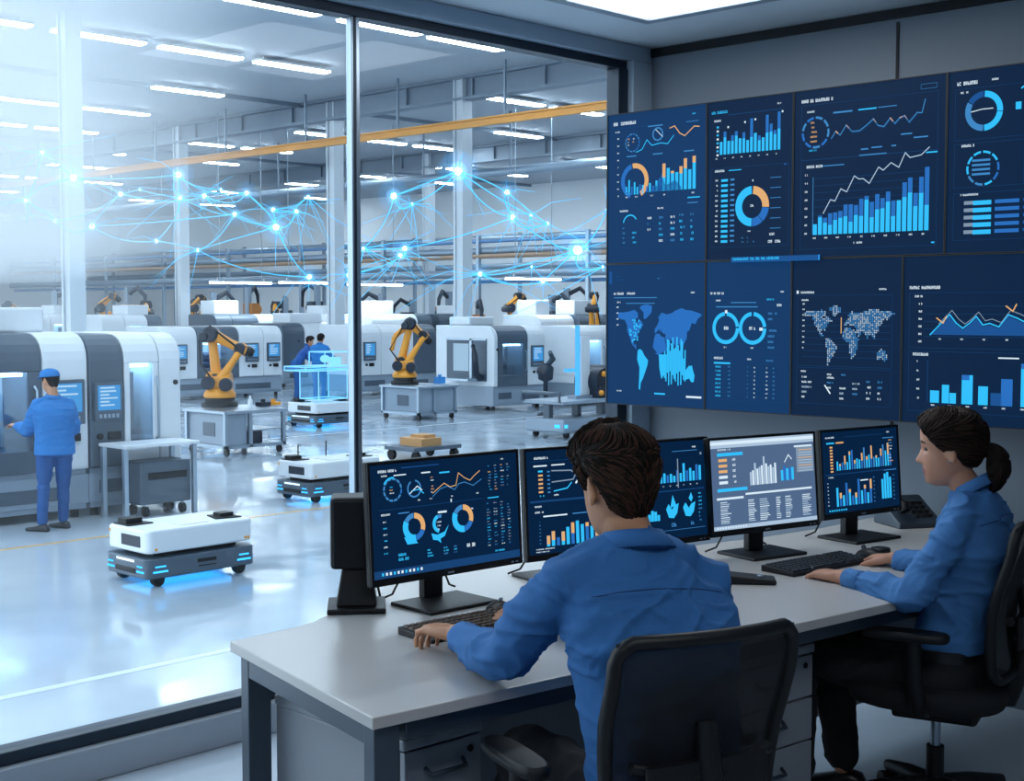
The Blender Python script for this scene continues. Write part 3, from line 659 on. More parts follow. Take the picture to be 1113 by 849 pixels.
def cable(name_pts, r, parent): MB().tube(name_pts, r, 6).build('cable', M_['black2'], parent)
def monitor(label, fn, x, y, z, w, h, yaw, tilt, base, bg='bg', seed=5, grp='desk monitors', btn=True):
    # base = centre of the foot plate on the desk
    t = thing('monitor', label, 'monitor', (base[0], base[1], TOP), yaw, grp)
    c, s_ = math.cos(yaw), math.sin(yaw)
    dx, dy = x - base[0], y - base[1]
    lx, ly = dx * c + dy * s_, -dx * s_ + dy * c
    lz = z - TOP
    M = Matrix.Translation((lx, ly, lz)) @ Matrix.Rotation(-tilt, 4, 'X')
    b = MB().bx(-w / 2, w / 2, .0, .022, -h / 2, h / 2, 0, M)
    b.bx(-w / 2 + .06, w / 2 - .06, .022, .045, -h / 2 + .05, h / 2 - .04, 0, M)
    hs = b.build('housing', M_['black'], t, bevel=.004)
    q = .010; qb = .022
    e = MB()
    e.bx(-w / 2 + .001, w / 2 - .001, -.004, .0, h / 2 - q, h / 2 - .001, 0, M); e.bx(-w / 2 + .001, w / 2 - .001, -.004, .0, -h / 2 + .001, -h / 2 + qb, 0, M)
    e.bx(-w / 2 + .001, -w / 2 + q, -.004, 0, -h / 2 + qb, h / 2 - q, 0, M); e.bx(w / 2 - q, w / 2 - .001, -.004, 0, -h / 2 + qb, h / 2 - q, 0, M)
    be = e.build('bezel', M_['black'], t)
    for k in (0, 1): MB().bx(w / 2 - .05 + k * .018, w / 2 - .04 + k * .018, -.0055, -.004, -h / 2 + .008, -h / 2 + .012, 0, M).build('button', M_['steel'], be)
    MB().bx(-.012, .012, -.0055, -.004, -h / 2 + .007, -h / 2 + .012, 0, M).build('badge', M_['steel'], be)
    d = Draw(w - 2 * q, h - q - qb, bg, seed); fn(d)
    o = d.build(t); o.matrix_basis = M @ Matrix.Translation((0, -.0015, (qb - q) / 2))
    # neck and foot
    ny = max(ly + .05, .02)
    MB().bx(lx * .3 - .036, lx * .3 + .036, ny - .012, ny + .018, .010, lz + .02).build('neck', M_['black'], t, bevel=.004)
    MB().bx(lx * .3 - .05, lx * .3 + .05, min(ly + .03, ny), ny + .01, lz - .05, lz + .05).build('hinge', M_['black'], t, bevel=.004)
    fp = MB().prism([(-.13, -.105), (.13, -.105), (.13, .09), (-.13, .09)], 0, .011)
    fp.build('foot_plate', M_['black'], t, bevel=.004)
    for (sx, bend) in ((-.06, -.10), (.05, .09)):
        cable([(lx + sx, ny + .02, lz - .08), (lx + sx * 1.2, ny + .06, lz - .16), (lx + sx + bend * .6, ny + .07, .02), (lx + sx + bend, ny + .085, .006)], .0035, t)
    return t
monitor('black desk monitor with two orange and cyan donuts, nearest the free desk end', scr_m1, 2.828, 3.0, 1.007, .591, .362, -.063, .061, (2.793, 2.985), seed=11)
monitor('black desk monitor half hidden by the head of the man, beside the donut monitor', scr_m2, 3.368, 2.98, .996, .374, .367, -.221, .068, (3.35, 3.02), seed=12)
monitor('black desk monitor between the head of the man and the pale grey screen', scr_m3, 3.759, 2.9, .995, .411, .368, -.187, .057, (3.75, 2.94), seed=13)
monitor('black desk monitor showing a pale grey spreadsheet page', scr_m4, 4.162, 2.76, 1.004, .525, .348, -.218, .086, (4.165, 2.775), 'slate', seed=14)
monitor('black desk monitor with two bar graphs, in front of the woman', scr_m5, 4.716, 2.69, 1.004, .459, .34, -.171, .079, (4.715, 2.70), seed=15)

# boxy speaker at the free end of the row
sp = thing('desk_speaker', 'boxy black speaker on a tapered stand behind the donut monitor', 'speaker', (2.575, 3.125, TOP), R(-40))
MB().prism([(-.085, -.09), (.085, -.09), (.085, .09), (-.085, .09)], 0, .016).build('foot_plate', M_['black'], sp, bevel=.004)
b = MB(); b.add([(-.06, -.06, .016), (.06, -.06, .016), (.06, .06, .016), (-.06, .06, .016), (-.04, -.03, .135), (.04, -.03, .135), (.04, .03, .135), (-.04, .03, .135)], [(3, 2, 1, 0), (4, 5, 6, 7), (0, 1, 5, 4), (1, 2, 6, 5), (2, 3, 7, 6), (3, 0, 4, 7)])
b.build('stand', M_['black'], sp, bevel=.006)
b = MB().bx(-.075, .075, -.055, .075, .125, .335); b.build('cabinet', M_['black'], sp, bevel=.012)
b = MB().bx(-.066, .066, -.062, -.054, .134, .326); b.build('grille', M_['blk3'], sp, bevel=.003)
cable([(.02, .06, .16), (.05, .11, .1), (.07, .13, .006)], .004, sp)

# keyboards
def keyboard(label, loc, rz, w, dpt, kc='#23272d'):
    t = thing('keyboard', label, 'keyboard', loc, rz, 'desk keyboards')
    b = MB(); b.add([(-w / 2, -dpt / 2, 0), (w / 2, -dpt / 2, 0), (w / 2, dpt / 2, 0), (-w / 2, dpt / 2, 0), (-w / 2, -dpt / 2, .012), (w / 2, -dpt / 2, .012), (w / 2, dpt / 2, .022), (-w / 2, dpt / 2, .022)], [(3, 2, 1, 0), (4, 5, 6, 7), (0, 1, 5, 4), (1, 2, 6, 5), (2, 3, 7, 6), (3, 0, 4, 7)])
    b.build('case', M_['black'], t, bevel=.003)
    k = MB(); rows, cols = 6, 20
    for i in range(rows):
        for j in range(cols):
            if i == 0 and 4 < j < 9:
                if j > 5: continue
                ww = 4
            else: ww = 1
            if j in (14, ) : continue
            kw = (w - .02) / cols; kd = (dpt - .018) / rows
            x = -w / 2 + .01 + (j + ww / 2) * kw; y = -dpt / 2 + .009 + (i + .5) * kd; z = .012 + .010 * (y + dpt / 2) / dpt
            a, bb = (kw * ww - .003) / 2, (kd - .003) / 2
            k.add([(x - a, y - bb, z), (x + a, y - bb, z), (x + a, y + bb, z), (x - a, y + bb, z), (x - a * .8, y - bb * .75, z + .006), (x + a * .8, y - bb * .75, z + .006), (x + a * .8, y + bb * .8, z + .006), (x - a * .8, y + bb * .8, z + .006)], [(4, 5, 6, 7), (0, 1, 5, 4), (1, 2, 6, 5), (2, 3, 7, 6), (3, 0, 4, 7)])
    k.build('key_field', mat('key_plastic' + kc, kc, .5, var=.1), t)
    return t
keyboard('black keyboard with brownish keys under the hand of the man', (2.645, 2.70, TOP), R(-4), .42, .15, '#4b3a2e')
keyboard('black keyboard between the hands of the woman', (4.09, 2.495, TOP), R(-7), .42, .14)
def mouse_mb(l, w, h):
    b = MB(); n = 14; rs = []
    for i in range(9):
        t = i / 8; y = -l / 2 + l * t; k = max(0.0, math.sin(PI * min(1, .08 + t * .92))) ** .45 if i < 8 else .25
        hh = h * (math.sin(PI * (.18 + .72 * t)) ** .8); ww = w / 2 * max(.3, k)
        rs.append([Vector((ww * math.cos(PI * j / (n - 1)), y, hh * max(0.0, math.sin(PI * j / (n - 1))) ** .7)) for j in range(n)])
    return b.rings(rs, 0, True, True)
ms = thing('computer_mouse', 'black mouse under the right hand of the woman', 'mouse', atz(944, 607, TOP), R(-15))
mouse_mb(.11, .062, .038).build('shell', M_['black'], ms)
MB().cyl((-.004, .025, .037), (.004, .025, .037), .008, 12).build('scroll_wheel', M_['dark'], ms)
dv = thing('cordless_device', 'flat black wedge device lying on the desk beside the keyboard of the woman', 'device', atz(809, 633, TOP), R(38))
b = MB(); b.add([(-.045, -.10, 0), (.045, -.10, 0), (.045, .10, 0), (-.045, .10, 0), (-.042, -.10, .016), (.042, -.10, .016), (.042, .10, .034), (-.042, .10, .034)], [(3, 2, 1, 0), (4, 5, 6, 7), (0, 1, 5, 4), (1, 2, 6, 5), (2, 3, 7, 6), (3, 0, 4, 7)])
b.build('case', M_['black'], dv, bevel=.006)
MB().lathe([(.012, .0), (.012, .003), (.004, .0035)], 14, 0, (.0, -.05, .0215)).build('button', M_['steel'], dv)
pk = tag(MB().lathe([(.034, 0), (.036, .006), (.034, .016), (.02, .019)], 24).build('cable_puck', M_['black'], None, atz(957, 600, TOP)), 'small round black puck on the desk by the mouse', 'puck')
fm = thing('computer_mouse', 'low black mouse on the desk behind the keyboard of the man', 'mouse', atz(541, 661, TOP), R(-70))
mouse_mb(.10, .055, .022).build('shell', M_['black'], fm)
MB().cyl((-.004, .022, .022), (.004, .022, .022), .006, 12).build('scroll_wheel', M_['steel'], fm)
# desk telephone beside the last monitor
ph = thing('desk_telephone', 'dark desk telephone with handset at the far end of the desk', 'telephone', (5.15, 2.72, TOP), R(-30))
b = MB(); b.add([(-.10, -.10, 0), (.10, -.10, 0), (.10, .10, 0), (-.10, .10, 0), (-.10, -.10, .02), (.10, -.10, .02), (.10, .07, .11), (-.10, .07, .11), (-.10, .10, .11), (.10, .10, .11)], [(3, 2, 1, 0), (4, 5, 6, 7), (7, 6, 9, 8), (0, 1, 5, 4), (8, 9, 2, 3), (1, 2, 9, 6, 5), (0, 4, 7, 8, 3)])
b.build('base', M_['dark'], ph, bevel=.006)
MB().tube([(-.065, -.085, .07), (-.065, -.075, .085), (-.065, 0, .125), (-.065, .06, .15), (-.065, .08, .142)], [.02, .024, .015, .024, .02], 10).build('handset', M_['black'], ph)
b = MB()
for i in range(4):
    for j in range(3): b.box((.0 + j * .03, -.06 + i * .026, .045 + i * .014), (.02, .017, .012))
b.build('keypad', M_['black2'], ph)
# ================================================================== the factory hall
HC = 7.75
def hall_floor():
    m = bpy.data.materials.new('polished_hall_floor'); m.use_nodes = True
    nt = m.node_tree; b = nt.nodes['Principled BSDF']
    tc = nt.nodes.new('ShaderNodeTexCoord'); n = nt.nodes.new('ShaderNodeTexNoise'); n.inputs['Scale'].default_value = .35; n.inputs['Detail'].default_value = 6
    nt.links.new(tc.outputs['Object'], n.inputs['Vector'])
    cr = nt.nodes.new('ShaderNodeValToRGB'); cr.color_ramp.elements[0].color = lin('#8d9eae'); cr.color_ramp.elements[1].color = lin('#c2ccd5')
    cr.color_ramp.elements[0].position = .3; cr.color_ramp.elements[1].position = .7
    nt.links.new(n.outputs['Fac'], cr.inputs['Fac']); nt.links.new(cr.outputs['Color'], b.inputs['Base Color'])
    n2 = nt.nodes.new('ShaderNodeTexNoise'); n2.inputs['Scale'].default_value = 1.3; n2.inputs['Detail'].default_value = 5
    nt.links.new(tc.outputs['Object'], n2.inputs['Vector'])
    mr = nt.nodes.new('ShaderNodeMapRange'); mr.inputs[1].default_value = .35; mr.inputs[2].default_value = .7; mr.inputs[3].default_value = .06; mr.inputs[4].default_value = .22
    nt.links.new(n2.outputs['Fac'], mr.inputs[0]); nt.links.new(mr.outputs[0], b.inputs['Roughness'])
    b.inputs['Specular IOR Level'].default_value = .75
    bp = nt.nodes.new('ShaderNodeBump'); bp.inputs['Strength'].default_value = .015; nt.links.new(n2.outputs['Fac'], bp.inputs['Height']); nt.links.new(bp.outputs['Normal'], b.inputs['Normal'])
    return m
struct('hall_floor', MB().bx(-80, 52, WY + .161, 88, HF - .2, HF), hall_floor())
struct('hall_ceiling', MB().bx(4, 52, WY + .161, 88, HC, HC + .15), M_['hceil'])
fwb = MB().bx(50, 50.2, WY + .161, 88, HF, HC)
struct('wall_far', fwb, M_['wallw'])
struct('wall_side', MB().bx(-14, 50, 86, 86.2, HF, HC), M_['wallw'])
struct('wall_near', MB().bx(WX + .121, 50, WY + .161, WY + .3, HF, HC), M_['wallw'])
struct('wall_upper', MB().bx(-14, WX + .12, WY - .1, WY + .10, CZ + .121, HC).bx(-14, X0 - .121, WY - .1, WY + .1, HF, CZ + .12), M_['wallw'])  # unseen wall, added to keep sky light off the hall ceiling
# painted lines on the hall floor (thin paint)
pl = MB(); pl.bx(3, 30, 7.86, 7.94, HF + .0005, HF + .002)
pl.bx(9, 40, 20.3, 20.36, HF + .0005, HF + .002)
struct('floor_line_white', pl, mat('line_white', '#c9d4dc', .3))
p0, p1 = atz(0, 597, HF), atz(298, 560, HF)
py = MB().bx(2, 13.5, (p0.y + p1.y) / 2 - .03, (p0.y + p1.y) / 2 + .03, HF + .0005, HF + .002)
struct('floor_line_yellow', py, mat('line_yellow', '#d8a94f', .3))
# roof steel
COLW = .36
cm = mat('column_paint', '#c3ccd4', .35, .1, var=.05)
for (x, y) in ((14.46, 26.77), (25.7, 26.65), (25.73, 40.29), (25.82, 32.2), (25.6, 20.6), (37, 26.7), (37, 40.3), (14.5, 40.3)):
    b = MB(); w = COLW / 2
    b.bx(x - w, x + w, y - w, y - w + .07, HF, HC); b.bx(x - w, x + w, y + w - .07, y + w, HF, HC); b.bx(x - .06, x + .06, y - w + .07, y + w - .07, HF, HC)
    b.bx(x - .14, x + .14, y - .1, y + .1, HF, HC)
    b.bx(x - w - .12, x + w + .12, y - w - .12, y + w + .12, HF, HF + .05)
    struct('column', b, cm)
bm_ = mat('roof_steel', '#7d8b99', .45, .3, var=.06)
for x in (25.7, 37):
    b = MB()
    b.bx(x - .2, x + .2, 6, 84, HC - .62, HC - .55); b.bx(x - .2, x + .2, 6, 84, HC - .07, HC - .001); b.bx(x - .04, x + .04, 6, 84, HC - .55, HC - .07)
    y = 8
    while y < 84: b.bx(x - .12, x + .12, y - .04, y + .04, HC - .55, HC - .07); y += 2.6
    struct('beam', b, bm_)
for y in (20, 33.5, 47):       # roof seams and conduits
    struct('trim_3', MB().bx(6, 50, y - .05, y + .05, HC - .12, HC - .001), bm_)
# orange crane rail
rail = thing('crane_rail', 'long orange crane rail spanning the hall below the ceiling', 'rail', (24.6, 50, 6.2))
b = MB().bx(-.07, .07, -32, 32, .17, .21); b.bx(-.07, .07, -32, 32, 0, .04); b.bx(-.025, .025, -32, 32, .04, .17)
b.build('rail_beam', mat('crane_orange', '#cf8f3c', .45, var=.15, scale=2), rail)
for y in range(-30, 32, 4):
    MB().bx(-.03, .03, y - .03, y + .03, .21, HC - 6.2 - .001).build('hanger', bm_, rail)
# pipe racks
def rack(label, x, zs, y0, y1, step, cat='pipes'):
    t = thing('pipe_rack', label, 'pipes', (x, (y0 + y1) / 2, HF), 0)
    h = (y1 - y0) / 2
    for i, (z, r, mm) in enumerate(zs):
        MB().cyl((.2 * (i % 2), -h, z - HF), (.2 * (i % 2), h, z - HF), r, 10, 0).build('pipe', mm, t)
    y = -h + .5
    while y < h:
        MB().bx(-.07, .07, y - .07, y + .07, 0, zs[-1][0] - HF + .25).build('post', M_['steel'], t); y += step
    return t
gp = mat('pipe_grey', '#8fa0b0', .35, .5); bp_ = mat('pipe_blue', '#5c87b5', .35, .3); op_ = mat('pipe_tan', '#a58a74', .5)
rack('rack of grey pipes crossing the hall above the far machines', 36.2, [(2.9, .15, gp), (2.62, .07, bp_), (3.55, .09, op_), (3.75, .16, gp), (4.1, .06, bp_)], 20, 74, 5.4)
rack('second rack of pipes on the back wall', 46.5, [(3.6, .15, gp), (4.3, .1, bp_), (4.9, .18, gp)], 22, 84, 7.3)
# ceiling ducts and droppers
dk = thing('air_duct', 'grey air duct hanging under the far part of the hall ceiling', 'duct', (31, 44, 5.9))
b = MB().cyl((0, -24, 0), (0, 24, 0), .14, 14); b.build('duct_pipe', gp, dk)
for y in range(-22, 24, 4): MB().bx(-.02, .02, y - .02, y + .02, .13, HC - 5.9 - .001).build('hanger', bm_, dk)

# strip lamps
lm = emis('strip_lamp', '#f6f9fb', TUBE)
lampn = 0
proto = None
rl = random.Random(3)
rows = {12.1: (5, 30), 17.2: (5, 30), 22.6: (14, 46), 27.9: (10.5, 47), 33.1: (16, 47), 38.0: (14, 47), 43.2: (18, 47), 48.4: (22, 48), 53.8: (20, 48), 60: (26, 48), 68: (30, 48)}  # nearest row is out of view, added to brighten the haze
for y, (xa, xb) in rows.items():
    x = xa
    while x < xb:
        if not any(abs(x - q) < 1.55 for q in (25.2, 37)) and (y in (22.6, 27.9) or rl.random() < .66):
            if proto is None:
                t = thing('strip_light', 'white strip light in the rows under the hall ceiling', 'light', (0, 0, 0), 0, 'strip lights of the hall')
                b = MB().bx(-1.1, 1.1, -.17, .17, .06, .11); b.bx(-.9, -.86, -.01, .01, .11, .2); b.bx(.86, .9, -.01, .01, .11, .2)
                b.build('tray', M_['mwhite'], t)
                MB().bx(-1.08, 1.08, -.15, .15, .02, .06).build('tube_panel', lm, t)
                proto = t; KIDS[t.name] = kids(t); o = t
            else: o = copy_tree(proto)
            o.location = (x + rl.uniform(-.15, .15), y, HC - .2)
            lampn += 1
        x += 2.65
for px_, py_, D_ in ((262, 309, 44), (335, 309, 46), (408, 311, 46), (580, 305, 42)):
    p = atd(px_, py_, D_); o = copy_tree(proto); o.location = p; o['label'] = 'white strip light hanging low in front of the far wall'; o['group'] = 'low strip lights of the far aisle'
    for sx in (-.8, .8): MB().cyl((sx, 0, .1), (sx, 0, HC - p.z - .001), .012, 6).build('hanging_rod', M_['steel'], o)
# ------------------------------------------------------------------ machine tools
scrn = emis('panel_screen', '#4fa6e6', 1.0); scrw = emis('panel_text', '#d4efff', 1.0); litm = emis('machine_lamp', '#eaf5ff', 9.0)
PANE = clearmat('machine_pane', '#cfe3f0', .12, .05)
def curved(D, H, zb, r=.30):
    return [(0, zb), (0, H - r)] + [(r - r * math.cos(R(a)), H - r + r * math.sin(R(a))) for a in (18, 36, 54, 72, 90)] + [(D, H), (D, zb)]
def cpanel(t, x, z, w=.34, h=.46, y=-.05):
    b = MB().bx(x - w / 2, x + w / 2, y, 0, z - h / 2, z + h / 2)
    p = b.build('control_panel', M_['mdark'], t, bevel=.012)
    b = MB().bx(x - w * .40, x + w * .40, y - .004, y + .001, z - h * .22, z + h * .42)
    rr = random.Random(int(x * 100) + 3)
    for i in range(6):
        zz = z + h * .34 - i * h * .09
        b.bx(x - w * .32, x - w * .32 + w * rr.uniform(.25, .62), y - .006, y - .004, zz, zz + h * .04, 1)
    b.build('screen', [scrn, scrw], p)
    b = MB()
    for i in range(5): b.bx(x - w * .36 + i * w * .15, x - w * .36 + i * w * .15 + w * .09, y - .008, y, z - h * .42, z - h * .32)
    b.build('button', M_['steel'], p)
def cnc(label, x0, y0, secs, D=1.6, H=1.9, rz=0.0, end=False, top=None, beacon=False, zb=.55, grp='machine tools in the hall', feet=True):
    t = thing('machine_tool', label, 'machine', (x0, y0, HF), rz, grp)
    L = sum(s[1] for s in secs)
    b = MB().bx(.02, L - .02, .05, D - .02, .10, zb)
    b.bx(.0, L, .03, .05, .16, zb - .06)
    b.bx(L * .1, L * .35, .022, .03, .26, zb - .14, 1); b.bx(L * .6, L * .9, .022, .03, .22, zb - .18, 1)
    b.build('base', [M_['mgrey'], M_['mdark']], t, bevel=.015)
    if feet:
        for fx in (.12, L - .12):
            for fy in (.15, D - .15): MB().cyl((fx, fy, 0), (fx, fy, .102), .05, 10).build('foot', M_['black'], t)
    x = 0
    for kind, w in secs:
        a, c = x + .006, x + w - .006
        if kind in ('white', 'panel', 'dark', 'darkpanel'):
            mm = M_['mdark'] if kind.startswith('dark') else M_['mwhite']
            MB().extx(curved(D, H, zb), a, c).build('cover', mm, t, bevel=.02)
            if kind.endswith('panel'):
                cpanel(t, (a + c) / 2, H * .63, min(.42, w * .8), min(.5, w))
                h = MB().cyl(((a + c) / 2 - .1, -.03, H * .44), ((a + c) / 2 - .1, 0, H * .44), .035, 10)
                h.box(((a + c) / 2 + .08, -.015, H * .44), (.16, .03, .09)); h.build('button_box', M_['black'], t, bevel=.005)
            else:
                h = MB().cyl((a + w * .7, -.02, H * .72), (a + w * .7, .0, H * .72), .03, 10); h.build('knob', M_['black'], t)
        else:
            dark = kind == 'door'
            mm = M_['mdark'] if dark else M_['mwhite']
            z0, z1 = (zb + .25, H - .42) if dark else (zb + .18, H - .34)
            e = min(.16, w * .16)
            b = MB().bx(a, c, 0, D, zb, z0); b.bx(a, a + e, 0, D, z0, z1); b.bx(c - e, c, 0, D, z0, z1)
            b.bx(a + e, c - e, .7, D, z0, z1); b.extx(curved(D, H, z1 - .001, .30), a, c)
            b.build('door' if dark else 'cover', mm, t, bevel=.012)
            MB().bx(a + e + .03, c - e - .03, .06, .50, z1 - .05, z1 - .01).build('work_lamp', litm, t)
            b = MB().bx(a + e + .001, c - e - .001, .60, .69, z0, z1, 0)
            b.build('liner', M_['mwhite'], t)
            cx = (a + c) / 2
            b = MB().cyl((cx - w * .2, .4, z0 + .28), (cx + w * .05, .4, z0 + .28), .13, 14); b.box((cx + w * .16, .4, z0 + .12), (w * .22, .3, .24)); b.cyl((cx + w * .1, .35, z0 + .24), (cx + w * .1, .35, z1 - .12), .05, 10); b.box((cx - w * .1, .42, z0 + .06), (w * .4, .3, .12))
            b.build('spindle', M_['dark'], t, bevel=.01)
            MB().bx(a + e + .002, c - e - .002, .02, .03, z0, z1).build('window_pane', PANE, t)
            hd = MB().tube([(c - e * .5, 0, z0 + .1), (c - e * .5, -.05, z0 + .14), (c - e * .5, -.05, z1 - .2), (c - e * .5, 0, z1 - .16)], .016, 8); hd.build('handle', M_['steel'], t)
        x += w
    if end:      # loading opening in the end wall
        b = MB().bx(-.012, .0, D * .12, D * .8, zb + .12, H - .30, 1); b.bx(-.03, -.012, D * .36, D * .40, zb + .12, H - .3, 2); b.bx(-.03, -.012, D * .12, D * .80, H - .34, H - .3, 2)
        b.bx(-.02, -.011, D * .42, D * .68, zb + .34, H - .42, 3)
        b.build('loading_hatch', [M_['mwhite'], M_['mdark'], M_['steel'], emis('hatch_light', '#c6e2f6', .9)], t)
        MB().tube([(-.06, D * .2, zb + .2), (-.2, D * .2, zb + .3), (-.24, D * .2, zb + .75), (-.2, D * .25, zb + .95)], [.1, .08, .07, .05], 10).build('loading_arm', M_['navy'], t)
        MB().box((-.25, D * .45, zb + .16), (.4, D * .5, .05)).build('loading_table', M_['steel'], t)
    if top:
        b = MB()
        for (tx, ty, tw, td, th) in top: b.bx(tx, tx + tw, ty, ty + td, H - .002, H + th)
        b.build('top_unit', M_['mwhite'], t, bevel=.03)
    if beacon:
        b = MB().cyl((L * .8, .5, H), (L * .8, .5, H + .12), .015, 8); b.cyl((L * .8, .5, H + .12), (L * .8, .5, H + .34), .035, 12, 1); b.build('signal_light', [M_['steel'], emis('signal_blue', '#2f86e0', 1.5)], t)
    return t
def span(pl_, pr_, pyb):
    p = atz(pl_, pyb, HF); d = ray(pr_, 300); xr = p.y * d.x / d.y
    return p.x, p.y, xr - p.x
# near row by the worker
YF = 14.12
def xat(px_, y): d = ray(px_, 424); return d.x / d.y * y
xb = xat(46, YF); xc = xat(96, YF)
cnc('white and grey machine tool with lit window, in front of the worker', xb - 2.1, YF, [('white', .5), ('door', 1.6), ('panel', xc - xb)], 1.9, 2.08, top=[(.5, .6, 1.95, 1.1, .28)])
m2 = cnc('narrow machine tool with screen and tall window, right beside the one the worker uses', xc, YF - .02, [('darkpanel', xat(134, YF) - xc), ('open', xat(172, YF) - xat(134, YF)), ('white', xat(196, YF) - xat(172, YF))], 1.7, 2.06)
# work table and wheeled bin in front of it
wt_ = thing('work_table', 'low steel work table in front of the narrow machine tool', 'table', (8.42, YF - .33, HF))
MB().bx(-.56, .42, -.27, .27, .80, .835).build('table_top', M_['mwhite'], wt_, bevel=.006)
for sx in (-.52, .36):
    for sy in (-.23, .23): MB().bx(sx - .025, sx + .025, sy - .025, sy + .025, 0, .80).build('leg', M_['steel'], wt_)
bn = thing('parts_bin', 'grey wheeled bin standing beneath the low work table', 'bin', (8.52, YF - .30, HF))
MB().bx(-.40, .26, -.2, .2, .14, .62).build('tub', M_['mdark'], bn, bevel=.02)
b = MB().bx(-.3, .2, -.205, -.2, .42, .50); b.build('handle_slot', M_['black'], bn)
for sx in (-.3, .18):
    for sy in (-.13, .13):
        MB().cyl((sx - .02, sy, .06), (sx + .02, sy, .06), .06, 12).build('caster', M_['black'], bn)
        MB().bx(sx - .012, sx + .012, sy - .012, sy + .012, .1, .142).build('caster_stem', M_['steel'], bn)
# far rows, each by its sight line
defs = [
    ('white machine tool with dark sliding door behind the first robot', 176, 306, 437, [('panel', .95), ('door', 1.15), ('panel', .7), ('panel', .55)], 1.7, 1.88, False, None),
    ('white machine tool with dark front behind the far pair of workers', 308, 384, 421, [('dark', .9), ('white', .9), ('open', 1.2)], 1.6, 1.9, False, [(.5, .3, 1.2, .9, .3)]),
    ('white machine tool partly hidden behind the second robot', 388, 474, 431, [('panel', .8), ('white', 1.1), ('dark', .8)], 1.6, 1.9, False, None),
    ('large white machine tool with loading hatch and dark door in the middle of the hall', 537, 586, 447, [('white', .14), ('door', 1.05), ('panel', .62)], 1.95, 1.95, True, [(.2, 1.0, .8, .7, .2)]),
    ('white machine tool close to the edge of the video wall', 628, 710, 442, [('open', 1.0), ('white', .6), ('door', 1.2)], 1.7, 1.92, False, None),
]
for lab, a, b_, c, secs, D, H, end, top in defs:
    x, y, L = span(a, b_, c); k = L / sum(s[1] for s in secs)
    if lab.startswith('large'): k = max(k, .95)
    cnc(lab, x, y, [(s, w * k) for s, w in secs], D, H, end=end, top=top, beacon=False)
bk = [(112, 176, 420, 'white machine tool in the back row above the narrow machine tool'), (236, 300, 416, 'white machine tool in the back row beyond the dark sliding door'),
      (322, 388, 408, 'white machine tool in the back row beside the glass mullion'), (405, 470, 412, 'white machine tool in the back row beyond the second robot'),
      (478, 520, 408, 'white machine tool in the back row left of the large middle machine'), (588, 625, 420, 'narrow grey machine tool in the back row right of the large middle machine'),
      (30, 96, 412, 'hazy white machine tool in the back row above the lit window'), (630, 690, 418, 'white machine tool in the back row beside the video wall')]
for i, (a, b_, c, lab) in enumerate(bk):
    x, y, L = span(a, b_, c)
    s = [[('white', 1.2), ('open', 1.2), ('dark', .8)], [('dark', .8), ('door', 1.3), ('panel', .9)], [('panel', .9), ('white', 1.2)]][i % 3]
    k = L / sum(q[1] for q in s)
    cnc(lab, x, y, [(n_, w * k) for n_, w in s], 1.6, 2.15, top=[(.2, .4, L * .4, .8, .45)] if i % 2 else [(L * .5, .3, L * .35, .9, .3)], feet=False)

